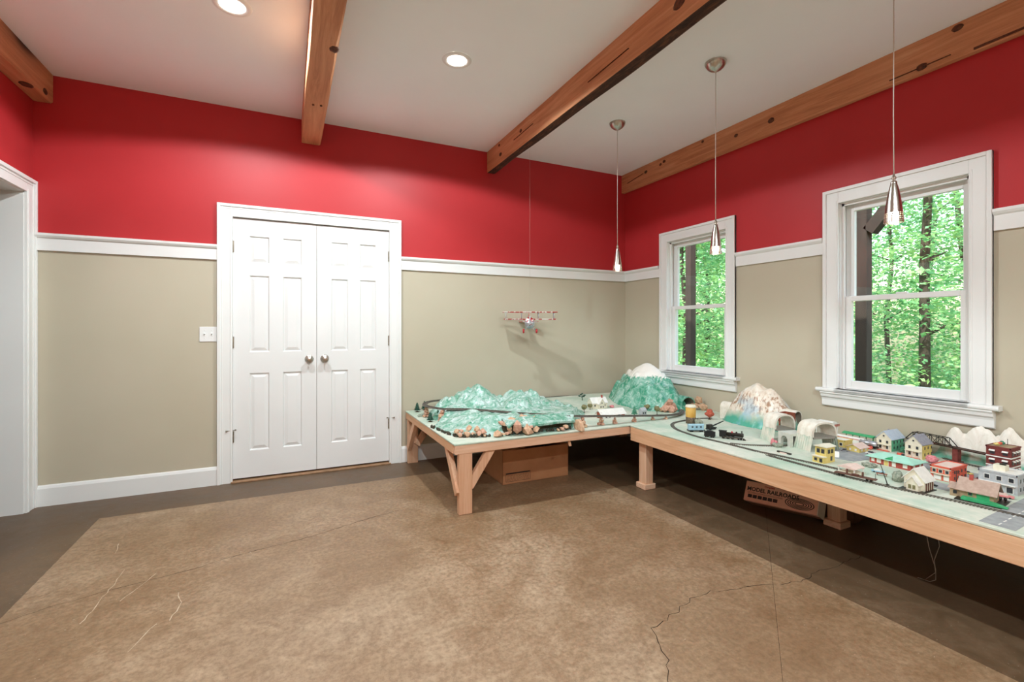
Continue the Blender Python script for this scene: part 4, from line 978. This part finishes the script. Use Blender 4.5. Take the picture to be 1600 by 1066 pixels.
t = thing('toy_flatcar', 'brown flatcar with upright stakes on the front track', 'toy train', (-.936, -2.877, ZT+.0005), math.atan2(-.16, .035)); MB().box(-.085, .085, -.015, .015, .0135, .0175).build('deck', M_RUST, t)
for x in (-.035, .03): MB().box(x-.003, x+.003, -.005, .005, .017, .040).build('stake', M_RUST, t)
MB().rock((0, 0, .021), 1, 4, 2, 1, .2, (.016, .008, .005)).build('load', M_RUST, t); MB().tube([(.078, .01, .017), (.078, .01, .042)], .0012, 6).build('brake_staff', M_GUN, t); bogie_wheels(t, (-.065, -.05, .05, .065), .0055, .0105)
t = thing('track_switch_motor', 'small black switch motor with a pink cap beside the front tracks', 'track switch', (-.80, -2.42, ZT), -1.5)
MB().box(-.04, .04, -.007, .007, 0, .008).build('housing', M_GUN, t); MB().box(-.02, .02, -.012, -.008, 0, .006).build('cap', M_PINKROOF, t)
# ------------------------------------------------------------------ town table: mountains, tunnels
def h_tan(x, y):
    d = math.hypot((x+.17)/(.16 if x < -.17 else .15), (y+1.80)/(.31 if y > -1.8 else .31))
    if d >= 1: return -.02
    h = .305*(1-d**2.2); h += .03*noise.noise(Vector((x*16, y*16, 3)))+.03*noise.noise(Vector((x*5, y*5, 7)))*smooth(0, .1, h); return h
g = thing('tan_mountain', 'white mountain with brown streaks and blue-green foot below the window', 'model mountain', (-.17, -1.8, ZT)); mb = heightfield(h_tan, -.36, -.016, -2.14, -1.47, .0115, ZT); mb.v = [(v[0]+.17, v[1]+1.8, v[2]-ZT) for v in mb.v]; mb.build('slope', M_MTD, g)
arch_tube(Matrix.Translation((-.02, .315, 0)) @ Matrix.Rotation(math.radians(180), 4, 'Z'), .075, .13, .16, M_PLASTER, M_TUNNEL, g)
arch_tube(Matrix.Translation((-.03, -.315, 0)) @ Matrix.Rotation(math.radians(0), 4, 'Z'), .075, .15, .16, M_PLASTER, M_TUNNEL, g)
def h_white(x, y):
    r = 0
    for cy, hh in ((-2.915, .185), (-3.02, .21), (-3.135, .215), (-3.23, .15)):
        r = max(r, hh*max(0, 1-(abs(y-cy)/.105)**1.5*.62))
    e = smooth(-3.34, -3.22, y)*(1-smooth(-2.90, -2.80, y)); s = smooth(-.085, -.035, x)*(1 if x < -.012 else 1)
    return r*e*s+(.02*noise.noise(Vector((x*30, y*26, 2)))-.016*abs(noise.noise(Vector((x*10, y*60, 5)))))*e*s-.002 if e*s > 0 else -.01
g = thing('white_mountain_range', 'white rocky backdrop of four peaks behind the truss bridge', 'model mountain', (-.06, -3.05, ZT)); mb = heightfield(h_white, -.09, -.0225, -3.36, -2.78, .0085, ZT); mb.v = [(v[0]+.06, v[1]+3.05, v[2]-ZT) for v in mb.v]; mb.build('slope', M_MTE, g)
def hood(label, cx, cy, rz, w, h, L, base):
    """white plaster tunnel: draped arch shell over a low wall"""
    t = thing('plaster_tunnel', label, 'model tunnel', (cx, cy, ZT), rz); n = 16; m = 10; vs = []
    def prof(k, gx, th):
        a = PI*k/n; ca, sa = math.cos(a), math.sin(a)
        q = (abs(ca)**.7)*(1 if ca >= 0 else -1); return (q*(w/2*gx-th), base+(h-base-th)*sa**.75)
    for j in range(m+1):
        y = -L/2+L*j/m; gx = 1+.10*math.sin(j*1.7+cx*9)*.4
        for k in range(n+1):
            x, z = prof(k, gx, 0); wv = 1+.03*noise.noise(Vector((x*25, y*25, z*25))); vs.append((x*wv, y, z*wv))
    fs = [(j*(n+1)+k, j*(n+1)+k+1, (j+1)*(n+1)+k+1, (j+1)*(n+1)+k) for j in range(m) for k in range(n)]
    MB().add(vs, fs, True).build('shell', M_PLASTER, t, fix=False)
    vi = []
    for j in (0, m):
        y = -L/2+L*j/m; gx = 1+.10*math.sin(j*1.7+cx*9)*.4
        for k in range(n+1): vi.append((prof(k, gx, 0)[0], y, prof(k, gx, 0)[1]))
        for k in range(n+1): vi.append((prof(k, gx, .010)[0], y, prof(k, gx, .010)[1]))
    N = n+1; MB().add(vi, [(k, k+1, N+k+1, N+k) for k in range(n)]+[(2*N+k, 2*N+k+1, 3*N+k+1, 3*N+k) for k in range(n)]+[(N+k, N+k+1, 3*N+k+1, 3*N+k) for k in range(n)], False).build('lining', M_PLASTER_IN, t, fix=False)
    for s in (-1, 1):      # folded skirts down to the board
        vs = []; 
        for j in range(25):
            y = -L/2+L*j/24; f = .007*math.sin(j*1.9)
            vs += [(s*(w/2*.99), y, base+.004), (s*(w/2+.018+f), y, 0)]
        MB().add(vs, [(2*j, 2*j+2, 2*j+3, 2*j+1) for j in range(24)], True).build('skirt', plain('plaster_skirt', '#dcd6c6', '#a9bfae', 14, .7), t)
    MB().box(-w/2+.008, w/2-.008, -L/2, L/2, base-.012, base).build('deck', M_BALLAST, t)
    return t
hood('white plaster tunnel standing next to the tan streaked mountain', -.515, -2.19, math.radians(-14), .15, .178, .11, .085)
hood('white plaster tunnel standing behind the yellow signal tower', -.52, -2.437, math.radians(-14), .17, .172, .12, .085)
t = thing('stone_viaduct', 'pale stone wall with one dark arch between the plaster tunnels', 'model bridge', (-.56, -2.315, ZT), math.radians(-14))
n = 12; P = [(-.05, 0), (-.05, .082), (.05, .082), (.05, 0), (.027, 0)]+[(math.cos(PI*k/n)*.027, .035+math.sin(PI*k/n)*.027) for k in range(n+1)]+[(-.027, 0)]
MB().prism(P, -.065, -.045, 'x').box(-.045, .06, -.05, .05, .068, .082).build('arch_wall', plain('pale_stone_wall', '#c3c6bc', '#d0d0c4', 40, .8), t); MB().box(.03, .06, -.045, .045, 0, .067).build('arch_back', plain('arch_stone', '#a9adad', '#b6b8b4', 30, .8), t)
shrub(-.668, -2.262, .042, .05, M_PINKBUSH, 'pink flowering bush beside the stone arch', seed=9, n=4); shrub(-.69, -2.30, .026, .075, M_GREYBUSH, 'grey-green bush below the pink flowers', seed=12)
shrub(-.60, -1.60, .05, .07, M_GREYBUSH, 'grey bush beside the yellow round tank', seed=13)
t = thing('toy_water_tank', 'round yellow tank with a cream lid on a dark stone base', 'model tank', (-.615, -1.535, ZT)); MB().lathe([(0, .001), (.036, .001), (.037, .05), (.033, .052), (0, .052)], 20).build('base', plain('dark_flint', '#4b4238', '#7a6b58', 70, .8), t); MB().lathe([(.036, .05), (.037, .052), (.039, .128), (.037, .13)], 24).build('drum', plain('ochre_drum', '#cf9c45', '#dcb05c', 20, .5), t); MB().lathe([(.041, .127), (.041, .133), (.034, .143), (0, .145)], 24).build('lid', M_CREAM, t)
puff('toy_tree', -.36, -1.49, .083, .066, M_REDBUSH, 'round rust-red toy tree beside the tan streaked mountain', stem=.25, seed=8)
# ------------------------------------------------------------------ town table: raised things by the wall
t, a, b, c, d = house('toy_coal_tower', 'open-topped red-brown wooden bin beside the tan mountain', -.335, -.258, -2.135, -2.06)
MB().box(a, b, c, c+.004, .09, .15).box(a, b, d-.004, d, .09, .15).box(a, a+.004, c, d, .09, .15).box(b-.004, b, c, d, .09, .15).box(a, b, c, d, .088, .092).build('bin_wall', M_ORANGE, t)
for x in (a+.006, b-.006):
    for y in (c+.006, d-.006): MB().box(x-.004, x+.004, y-.004, y+.004, 0, .09).build('leg', M_ORANGE, t)
t = thing('toy_round_shed', 'dark green round-topped shed with a red sign', 'model building', (-.26, -2.20, ZT)); n = 12
MB().prism([(-.03, 0), (.03, 0)]+[(.03*math.cos(PI*k/n), .075+.028*math.sin(PI*k/n)) for k in range(n+1)], -.03, .03, 'x').build('wall', plain('dark_green_paint', '#22564a', '#2d6a5b', 40, .5), t); MB().box(-.032, -.03, -.018, .018, .045, .075).build('sign', M_RED, t)
t, a, b, c, d = house('toy_bandstand', 'small white-roofed pavilion with red trim by the wall', -.25, -.15, -2.36, -2.26); MB().prism([(a, .105), (b, .105), (b*.3, .122), (a*.3, .122)], c, d, 'y').build('roof', M_WHITEP, t); mb = MB()
for i in range(8): u = a+(b-a)*i/7; mb.box(u-.003, u+.003, c, c+.003, .09, .105)
for i in range(8): u = c+(d-c)*i/7; mb.box(a, a+.003, u-.003, u+.003, .09, .105)
mb.build('fringe', M_BRICKRED, t)
for x in (a+.008, b-.008):
    for y in (c+.008, d-.008): MB().tube([(x, y, 0), (x, y, .106)], .003, 6).build('column', M_WHITEP, t)
MB().box(a, b, c, d, 0, .01).build('plinth', M_WHITEP, t)
t, a, b, c, d = house('toy_platform_roof', 'long green-roofed station platform along the wall', -.16, -.10, -2.56, -2.38); MB().prism([(a, .052), (b, .052), (b, .056), (0, .064), (a, .056)], c, d, 'y').build('roof', M_GREENP, t); MB().box(a+.006, b-.006, c, d, 0, .008).build('platform', M_GREYB, t)
for i in range(5): MB().box(-.002, .002, c+.012+i*.039-.002, c+.012+i*.039+.002, .008, .056).build('post', M_GREENP, t)
t = thing('toy_passenger_car', 'cream passenger coach with a pink stripe beside the green platform', 'toy train', (-.205, -2.45, ZT), PI/2); MB().box(-.09, .09, -.015, .015, .010, .042).build('body', M_WHITEP, t); MB().prism([(-.016, .042), (.016, .042), (.010, .049), (-.010, .049)], -.091, .091, 'x').build('roof', M_WHITEP, t); MB().box(-.0905, .0905, -.0155, .0155, .036, .040).build('stripe', M_PINKBUSH, t); wins(t, ('-y', -.0151), [(-.075+i*.03, .029, .014, .009) for i in range(6)]); bogie_wheels(t, (-.065, -.05, .05, .065), .005, .0105)
t, a, b, c, d = house('toy_shop', 'low yellow shop with a white flat roof beside the passenger coach', -.35, -.27, -2.505, -2.42); flat_roof(t, a, b, c, d, .042, M_YEL, M_WHITEP, .004); wins(t, ('-x', a), [(-.02, .02, .014, .016), (.015, .02, .014, .016)], M_WINDARK, M_WHITEP)
t, a, b, c, d = house('toy_bungalow', 'small yellow bungalow with a pinkish hipped roof', -.395, -.305, -2.61, -2.54); gable(t, a, b, c, d, .026, .018, 'x', M_YEL, M_PINKROOF); wins(t, ('-x', a), [(-.015, .014, .01, .012), (.015, .014, .01, .012)], M_WHITEP); wins(t, ('-y', c), [(-.02, .014, .012, .012), (.02, .014, .012, .012)], M_WHITEP)
t = thing('toy_tank_car', 'silver railway tank car beside the pinkish-roofed bungalow', 'toy train', (-.215, -2.565, ZT), PI/2+.1); Mt = Matrix.Translation((-.045, 0, .030)) @ Matrix.Rotation(PI/2, 4, 'Y'); MB().lathe([(0, -.003), (.010, -.002), (.016, .002), (.016, .088), (.010, .092), (0, .093)], 18, Mt).build('tank', M_SILVER, t); MB().box(-.05, .05, -.012, .012, .010, .015).build('frame', M_GUN, t); MB().lathe([(.006, .044), (.006, .052), (0, .053)], 12).build('dome', M_SILVER, t); bogie_wheels(t, (-.035, -.022, .022, .035), .005, .0105)
t = thing('toy_tent', 'small white tent beside the yellow signal tower', 'toy tent', (-.60, -2.59, ZT), .5); MB().prism([(-.022, 0), (.022, 0), (0, .03)], -.02, .02, 'y').build('canvas', M_WHITEP, t); MB().box(-.001, .001, -.0215, -.0195, 0, .02).build('opening', M_GREYB, t)
# signal tower
t, a, b, c, d = house('toy_signal_tower', 'two-storey yellow signal tower with dark windows beside the tunnel', -.80, -.715, -2.655, -2.595)
MB().box(a+.008, b, c, d, 0, .085).build('wall', M_YEL, t); MB().prism([(c-.006, .085), (d+.006, .085), (d+.002, .089), (0, .096), (c-.002, .089)], a, b+.006, 'x').build('roof', M_CREAM, t); MB().box(a-.016, a+.008, c, d, 0, .032).build('annex', M_YEL, t); MB().box(a-.020, a+.008, c-.003, d+.003, .032, .036).build('annex_roof', M_CREAM, t)
wins(t, ('-x', a+.008), [(-.012, .062, .014, .02), (.012, .062, .014, .02)], M_WINDARK, M_OLIVE); wins(t, ('-y', c), [(-.012, .062, .016, .018), (.016, .062, .016, .018), (.01, .022, .012, .02)], M_WINDARK, M_OLIVE); wins(t, ('-x', a-.016), [(-.016, .016, .012, .018), (.012, .018, .012, .012)], M_WINDARK, M_OLIVE)
# two-storey houses
def frame_house(label, x0, x1, y0, y1, h, rh, wm, sm, rm):
    t, a, b, c, d = house('toy_house', label, x0, x1, y0, y1); gable(t, a, b, c, d, h, rh, 'x', sm, rm, .006)
    MB().prism([(c, 0), (d, 0), (d, h), (0, h+rh), (c, h)], a-.0012, a-.0002, 'x').build('front_wall', wm, t)
    wins(t, ('-x', a-.0012), [(-.018, h*.72, .011, .016), (.018, h*.72, .011, .016), (-.018, h*.3, .011, .018), (.018, h*.3, .011, .018), (0, h+rh*.35, .008, .009)], M_WINDARK, M_CREAM)
    wins(t, ('-y', c), [(a+.025+i*.035, zz, .010, .015) for i in range(int((b-a-.03)/.035)+1) for zz in (h*.3, h*.72)], M_WINDARK, sm)
    MB().box(a-.018, a-.0012, c+.008, d-.008, .0, .004).build('porch_step', M_SALMON, t); MB().box(a-.018, a-.0012, c+.004, d-.004, h*.48, h*.48+.003).build('porch_roof', wm, t)
    for y in (c+.008, 0, d-.008): MB().tube([(a-.016, y, .004), (a-.016, y, h*.48)], .0013, 6).build('porch_post', M_WHITEP, t)
    MB().box(.0, .008, .008, .014, h+rh*.5, h+rh*1.15).build('chimney', M_GREYROOF, t); return t
frame_house('two-storey green toy house with cream front and pale blue roof', -.195, -.055, -2.678, -2.60, .075, .04, M_CREAM, plain('jade_plastic', '#5fae8c', '#74bd9d', 50, .5), M_BLUEROOF)
frame_house('two-storey yellow toy house with cream front and grey roof', -.235, -.13, -2.845, -2.765, .085, .042, M_CREAM, M_YEL, M_GREYROOF)
shrub(-.14, -2.72, .045, .05, M_CONIF2, 'dark green bush between the two two-storey houses', seed=15); shrub(-.275, -2.76, .028, .05, M_SALMON, 'orange-pink bush before the yellow two-storey house', seed=16); shrub(-.235, -2.585, .022, .035, M_SALMON, 'orange bush before the green two-storey house', seed=17)
puff('toy_tree', -.31, -2.92, .05, .055, M_PINKBUSH, 'round pink toy tree behind the salmon building', seed=18, stem=.2)
# station
t, a, b, c, d = house('toy_station', 'long red-brick station with a mint green hipped roof', -.545, -.425, -2.93, -2.74); MB().box(a, b, c, d, 0, .034).build('wall', M_BRICKRED, t)
e = .016; vs = [(a-e, c-e, .033), (b+e, c-e, .033), (b+e, d+e, .033), (a-e, d+e, .033), (0, c+.045, .058), (0, d-.045, .058), (a-e, c-e, .036), (b+e, c-e, .036), (b+e, d+e, .036), (a-e, d+e, .036)]
MB().add(vs, [(0, 1, 2, 3), (0, 1, 7, 6), (1, 2, 8, 7), (2, 3, 9, 8), (3, 0, 6, 9), (6, 7, 4), (7, 8, 5, 4), (8, 9, 5), (9, 6, 4, 5)]).build('roof', M_MINT, t)
MB().prism([(-.022, .036), (.022, .036), (0, .05)], a-.012, a+.03, 'x').build('gablet', M_GREENP, t); MB().box(.012, .022, -.03, -.02, .045, .064).build('chimney', M_WINDARK, t)
wins(t, ('-x', a), [(.078, .018, .012, .014), (.05, .018, .016, .018), (-.02, .016, .014, .022), (-.07, .018, .016, .016)], M_WHITEP, M_CREAM); wins(t, ('-x', a), [(.015, .014, .018, .026)], M_YEL, M_CREAM); wins(t, ('-y', c), [(-.03, .018, .014, .016), (.03, .018, .014, .016)], M_WHITEP, M_CREAM)
t, a, b, c, d = house('toy_platform_shelter', 'low platform shelter with a pale pink roof behind the flatcar', -.89, -.80, -2.85, -2.765); MB().prism([(c, .028), (d, .028), (d, .031), (0, .044), (c, .031)], a, b, 'x').build('roof', M_PINKROOF, t)
for x in (a+.006, b-.006):
    for y in (c+.006, d-.006): MB().box(x-.002, x+.002, y-.002, y+.002, 0, .03).build('post', M_WHITEP, t)
MB().box(a, b, c, d, 0, .005).build('platform', M_CREAM, t)
shrub(-.64, -2.79, .02, .08, M_GREYBUSH, 'low grey bushes before the brick station', seed=19); shrub(-.79, -2.985, .05, .055, M_GREYBUSH, 'taller grey bush beside the cream church', seed=20)
t = thing('toy_bench', 'red slatted toy bench behind the leaning pole', 'toy bench', (-.762, -2.905, ZT), -1.2)
for i in range(3): MB().box(-.022, .022, -.007+i*.005, -.003+i*.005, .009, .011).build('slat', M_ORANGE, t)
for x in (-.018, .018): MB().box(x-.001, x+.001, -.007, .007, 0, .009).build('leg', M_ORANGE, t)
def pole(x, y, h, lean, label, arms):
    t = thing('toy_telegraph_pole', label, 'toy pole', (x, y, ZT)); MB().tube([(0, 0, 0), (lean[0], lean[1], h)], [.0022, .0016], 8).build('mast', M_GUN, t); MB().lathe([(0, .001), (.008, .001), (.007, .003), (0, .004)], 12).build('base', M_GUN, t)
    for k, f in enumerate(arms): MB().bar((lean[0]*f-.004, lean[1]*f+.012, h*f), (lean[0]*f+.004, lean[1]*f-.012, h*f), .002, .002).build('crossarm', M_GUN, t)
pole(-.897, -2.995, .09, (.01, .035), 'dark pole leaning over beside the flatcar', (.97,)); pole(-.731, -3.183, .098, (0, 0), 'upright telegraph pole beside the brown-roofed depot', (.96, .88))
# church
t, a, b, c, d = house('toy_church', 'cream gabled church with a lower front wing near the front track', -.895, -.785, -3.125, -3.045); gable(t, a+.03, b, c+.002, d, .05, .045, 'x', M_CREAM, M_WHITEP, .007); gable(t, a, a+.05, c+.012, d-.022, .036, .03, 'x', M_CREAM, M_WHITEP, .005, 'wing_wall')
wins(t, ('-x', a), [(-.012, .02, .011, .018), (.004, .02, .011, .018)], M_OLIVE); wins(t, ('-x', a+.03), [(.026, .03, .009, .016)], M_OLIVE)
for i in range(4): MB().box(a+.040+i*.018, a+.046+i*.018, c-.001, c+.002, 0, .046).build('pilaster', M_RUST, t)
MB().box(a-.006, b+.006, c-.008, d+.006, 0, .003).build('base', M_GUN, t)
# salmon commercial building
t, a, b, c, d = house('toy_store', 'two-storey salmon red store with cream trim', -.59, -.435, -3.11, -3.03); flat_roof(t, a, b, c, d, .064, M_SALMON, M_PINKROOF, .005); MB().box(a-.004, a, c, d, .056, .060).build('cornice', M_CREAM, t); MB().box(a-.012, a, c+.004, d-.004, .030, .033).build('awning', M_CREAM, t)
wins(t, ('-x', a), [(-.025, .045, .012, .014), (0, .045, .012, .014), (.025, .045, .012, .014)], M_WINDARK, M_CREAM); wins(t, ('-x', a), [(-.022, .015, .018, .02), (.012, .015, .026, .02)], M_WHITEP, M_CREAM); wins(t, ('-y', c), [(a+.03+i*.035, zz, .012, .014) for i in range(4) for zz in (.018, .046)], M_WINDARK, M_SALMON)
# grey hotel
t, a, b, c, d = house('toy_hotel', 'grey two-storey flat-roofed hotel with a cream roof hut', -.555, -.42, -3.325, -3.195); flat_roof(t, a, b, c, d, .085, M_GREYB, M_WHITEP, .004); MB().box(-.02, .02, -.01, .03, .087, .112).build('roof_hut', M_CREAM, t); MB().box(-.012, .0, -.008, .012, .112, .118).build('roof_sign', M_GUN, t); MB().box(a-.012, a, c+.004, d-.004, .038, .041).build('canopy', M_WHITEP, t)
wins(t, ('-x', a), [(-.045, .062, .016, .018), (-.005, .062, .016, .018), (.035, .062, .016, .018), (-.04, .018, .02, .024), (.01, .018, .02, .024)], M_WINDARK, M_WHITEP); wins(t, ('-y', c), [(a+.025+i*.032, zz, .010, .016) for i in range(4) for zz in (.025, .062)], M_WINDARK, M_GREYB)
# maroon brick block
t, a, b, c, d = house('toy_brick_block', 'tall maroon brick block with white window awnings and a roof garden', -.275, -.165, -3.215, -3.125); flat_roof(t, a, b, c, d, .148, M_DKRED, M_TANW, .004)
for zz in (.055, .10): MB().box(a-.003, b+.001, c-.003, d, zz, zz+.005).build('string_course', M_WHITEP, t)
for i, (u, zz) in enumerate([(u, zz) for zz in (.035, .078, .122) for u in (-.025, .022)]): wins(t, ('-x', a), [(u, zz, .018, .018)], M_WINDARK); MB().bar((a-.001, u, zz+.012), (a-.009, u, zz+.006), .022, .002).build('awning', M_WHITEP, t)
for i, (u, zz) in enumerate([(u, zz) for zz in (.035, .078, .122) for u in (-.032, 0, .032)]): wins(t, ('-y', c), [(u, zz, .016, .018)], M_WINDARK); MB().bar((u, c-.001, zz+.012), (u, c-.009, zz+.006), .020, .002).build('awning', M_WHITEP, t)
for i in range(3): MB().rock((-.04+.03*i, .01, .162), 1, i, 2, 1, .4, (.010, .010, .008)).build('roof_plant', (M_YEL, M_SALMON, M_CONIF2)[i], t)
MB().tube([(.05, 0, .150), (.05, 0, .180)], .0012, 6).build('flagpole', M_GUN, t)
shrub(-.33, -3.30, .07, .07, M_RED, 'bright red bush behind the grey hotel', seed=25)
# depot
t = thing('toy_depot', 'tan freight depot with a brown roof, green doors and ramp', 'model building', (-.755, -3.272, ZT), math.radians(8)); a, b, c, d = -.045, .04, -.05, .055
MB().box(a-.04, b+.02, c-.03, d+.01, 0, .004).build('base', M_GUN, t); gable(t, a, b, c, d, .046, .036, 'y', M_TANW, M_BROWNROOF, .012)
wins(t, ('-x', a), [(-.018, .026, .040, .036)], M_GREENP, M_TANW); wins(t, ('-x', a), [(.022, .030, .010, .018)], M_WINDARK, M_GREENP); wins(t, ('-y', c), [(0, .03, .012, .02)], M_WINDARK, M_GREENP)
MB().box(a+.01, b-.01, d, d+.035, 0, .034).build('annex', M_TANW, t); MB().prism([(a+.004, .034), (b-.004, .034), (0, .055)], d, d+.042, 'y').build('annex_roof', M_BROWNROOF, t); wins(t, ('-x', a+.01), [(d+.018, .02, .012, .014)], M_WINDARK)
MB().box(-.012, 0, .02, .032, .06, .1).build('chimney', M_BRICKRED, t); MB().prism([(d-.01, .004), (d-.01, .015), (c+.0, .015), (c-.045, .005), (c-.045, .004)], a-.034, a-.003, 'x').build('loading_ramp', M_GREENP, t)
for k in range(3): MB().rock((b+.005, c-.018+k*.016, .012), 1, k, 1, 1, .2, (.007, .007, .009)).build('barrel', M_GUN, t)
# truss bridge over the lower track
t = thing('truss_bridge', 'dark steel truss bridge on red-brown piers before the white mountains', 'model bridge', (-.096, -2.86, ZT), math.radians(-10.5)); mb = MB(); z0, z1 = .078, .122; ya, yb = .16, -.085
for x in (-.018, .018):
    mb.bar((x, ya, z0), (x, -.25, z0), .004, .005).bar((x, ya-.04, z1), (x, yb+.04, z1), .003, .004).bar((x, ya, z0), (x, ya-.04, z1), .003, .004).bar((x, yb, z0), (x, yb+.04, z1), .003, .004)
    N = 5
    for i in range(N+1):
        y = ya-.04+(yb+.08-ya)*i/N; mb.bar((x, y, z0), (x, y, z1), .0025, .0025)
        if i < N: y2 = ya-.04+(yb+.08-ya)*(i+1)/N; mb.bar((x, y, z0 if i % 2 else z1), (x, y2, z1 if i % 2 else z0), .002, .002)
for i in range(5): y = ya-.04+(yb+.08-ya)*i/4; mb.bar((-.018, y, z1), (.018, y, z1), .002, .002)
mb.build('truss', M_GUN, t); MB().box(-.020, .020, -.25, ya, z0-.004, z0-.001).build('deck', M_RUST, t)
for y in (-.09, .125): MB().box(-.014, .014, y-.013, y+.013, .006, z0-.004).build('pier', M_DKRED, t); MB().box(-.022, .022, y-.02, y+.02, 0, .006).build('pier_foot', M_DKRED, t)
MB().box(-.014, .014, -.25, -.23, 0, z0-.004).build('pier', M_DKRED, t)
# cars
car(-.40, -2.478, -1.3, M_WHITEP, 'white toy car parked before the low yellow shop', .04); car(-.425, -2.545, -1.2, M_SILVER, 'silver toy car beside the pinkish-roofed bungalow', .042); car(-.36, -2.655, -1.35, M_WHITEP, 'long white toy car on the main road beside the bungalow', .055)
car(-.716, -2.866, -1.1, M_BLUEP, 'pale blue toy car between the shelter and the bench', .055, roof=M_WHITEP); car(-.465, -3.137, -.4, M_BLACK, 'black toy car beside the salmon store', .042); car(-.41, -3.15, -.4, M_RED, 'dark red toy car beside the grey hotel', .042)
car(-.335, -3.075, -1.9, M_YEL, 'pale yellow toy car on the main road behind the salmon store', .045); car(-.627, -3.305, -1.35, plain('pink_plastic', '#d9787a', '#e08c8c', 40, .4), 'pink toy car parked before the grey hotel', .062, roof=M_PINKROOF); car(-.72, -3.09, -1.6, M_BLACK, 'small black toy car beside the cream church', .04)

# ------------------------------------------------------------------ toy biplane on a thread
t = thing('toy_biplane', 'red and white can-metal biplane hanging from a thread', 'toy plane', (-1.365, -.28, 1.30), math.radians(-25.7)); t.scale = (1.33, 1.33, 1.33)
def can_print():
    t = Tree('red_white_can_print'); n = t.noise(t.co('Object'), 42, 2, .5); t.set('Base Color', t.ramp(n, [(.46, '#b8272e'), (.5, '#c9454a'), (.53, '#e6dcd8'), (.6, '#efe9e6')])); t.set('Metallic', .35); t.set('Roughness', .3); return t.m
M_CAN = can_print()
for z, hw in ((.038, .195), (-.012, .185)): MB().box(-hw, hw, -.035, .035, z-.003, z+.003).build('wing', M_CAN, t, .002)
for x in (-.17, -.06, .06, .17):
    for y in (-.025, .025): MB().tube([(x, y, -.012), (x, y, .038)], .0025, 6).build('strut', M_SILVER, t)
Mf = Matrix.Rotation(PI/2, 4, 'X'); MB().lathe([(0, .07), (.018, .075), (.032, .065), (.034, .03), (.032, -.03), (.025, -.11), (.012, -.2), (0, -.2)], 18, Matrix.Translation((-.004, 0, -.03)) @ Mf).build('fuselage', M_CAN, t)
MB().lathe([(.012, .078), (.034, .07), (.036, .06), (.03, .055)], 20, Matrix.Translation((-.004, 0, -.045)) @ Mf).build('cowling', M_SILVER, t)
mb = MB()
for k in range(5): a = 2*PI*k/5+.3; mb.bar((-.004, -.08, -.045), (-.004+.055*math.cos(a), -.082, -.045+.055*math.sin(a)), .012, .002)
mb.build('propeller', M_SILVER, t)
MB().box(-.075, .075, .165, .215, -.028, -.025).build('tailplane', M_CAN, t); MB().prism([(.16, -.025), (.215, -.025), (.215, .035), (.19, .035)], -.002, .002, 'x').build('fin', M_CAN, t)
for s in (-1, 1):
    MB().tube([(s*.012, -.03, -.05), (s*.042, -.035, -.092)], .003, 6).build('undercarriage_leg', M_SILVER, t); Mw = Matrix.Translation((s*.046, -.035, -.095)) @ Matrix.Rotation(PI/2, 4, 'Y'); MB().lathe([(0, -.006), (.014, -.006), (.016, 0), (.014, .006), (0, .006)], 14, Mw).build('wheel', M_RED, t)
MB().tube([(0, 0, .041), (0, 0, (CEIL-1.30)/1.33-.001)], .0005, 5).build('thread', M_CORD, t)
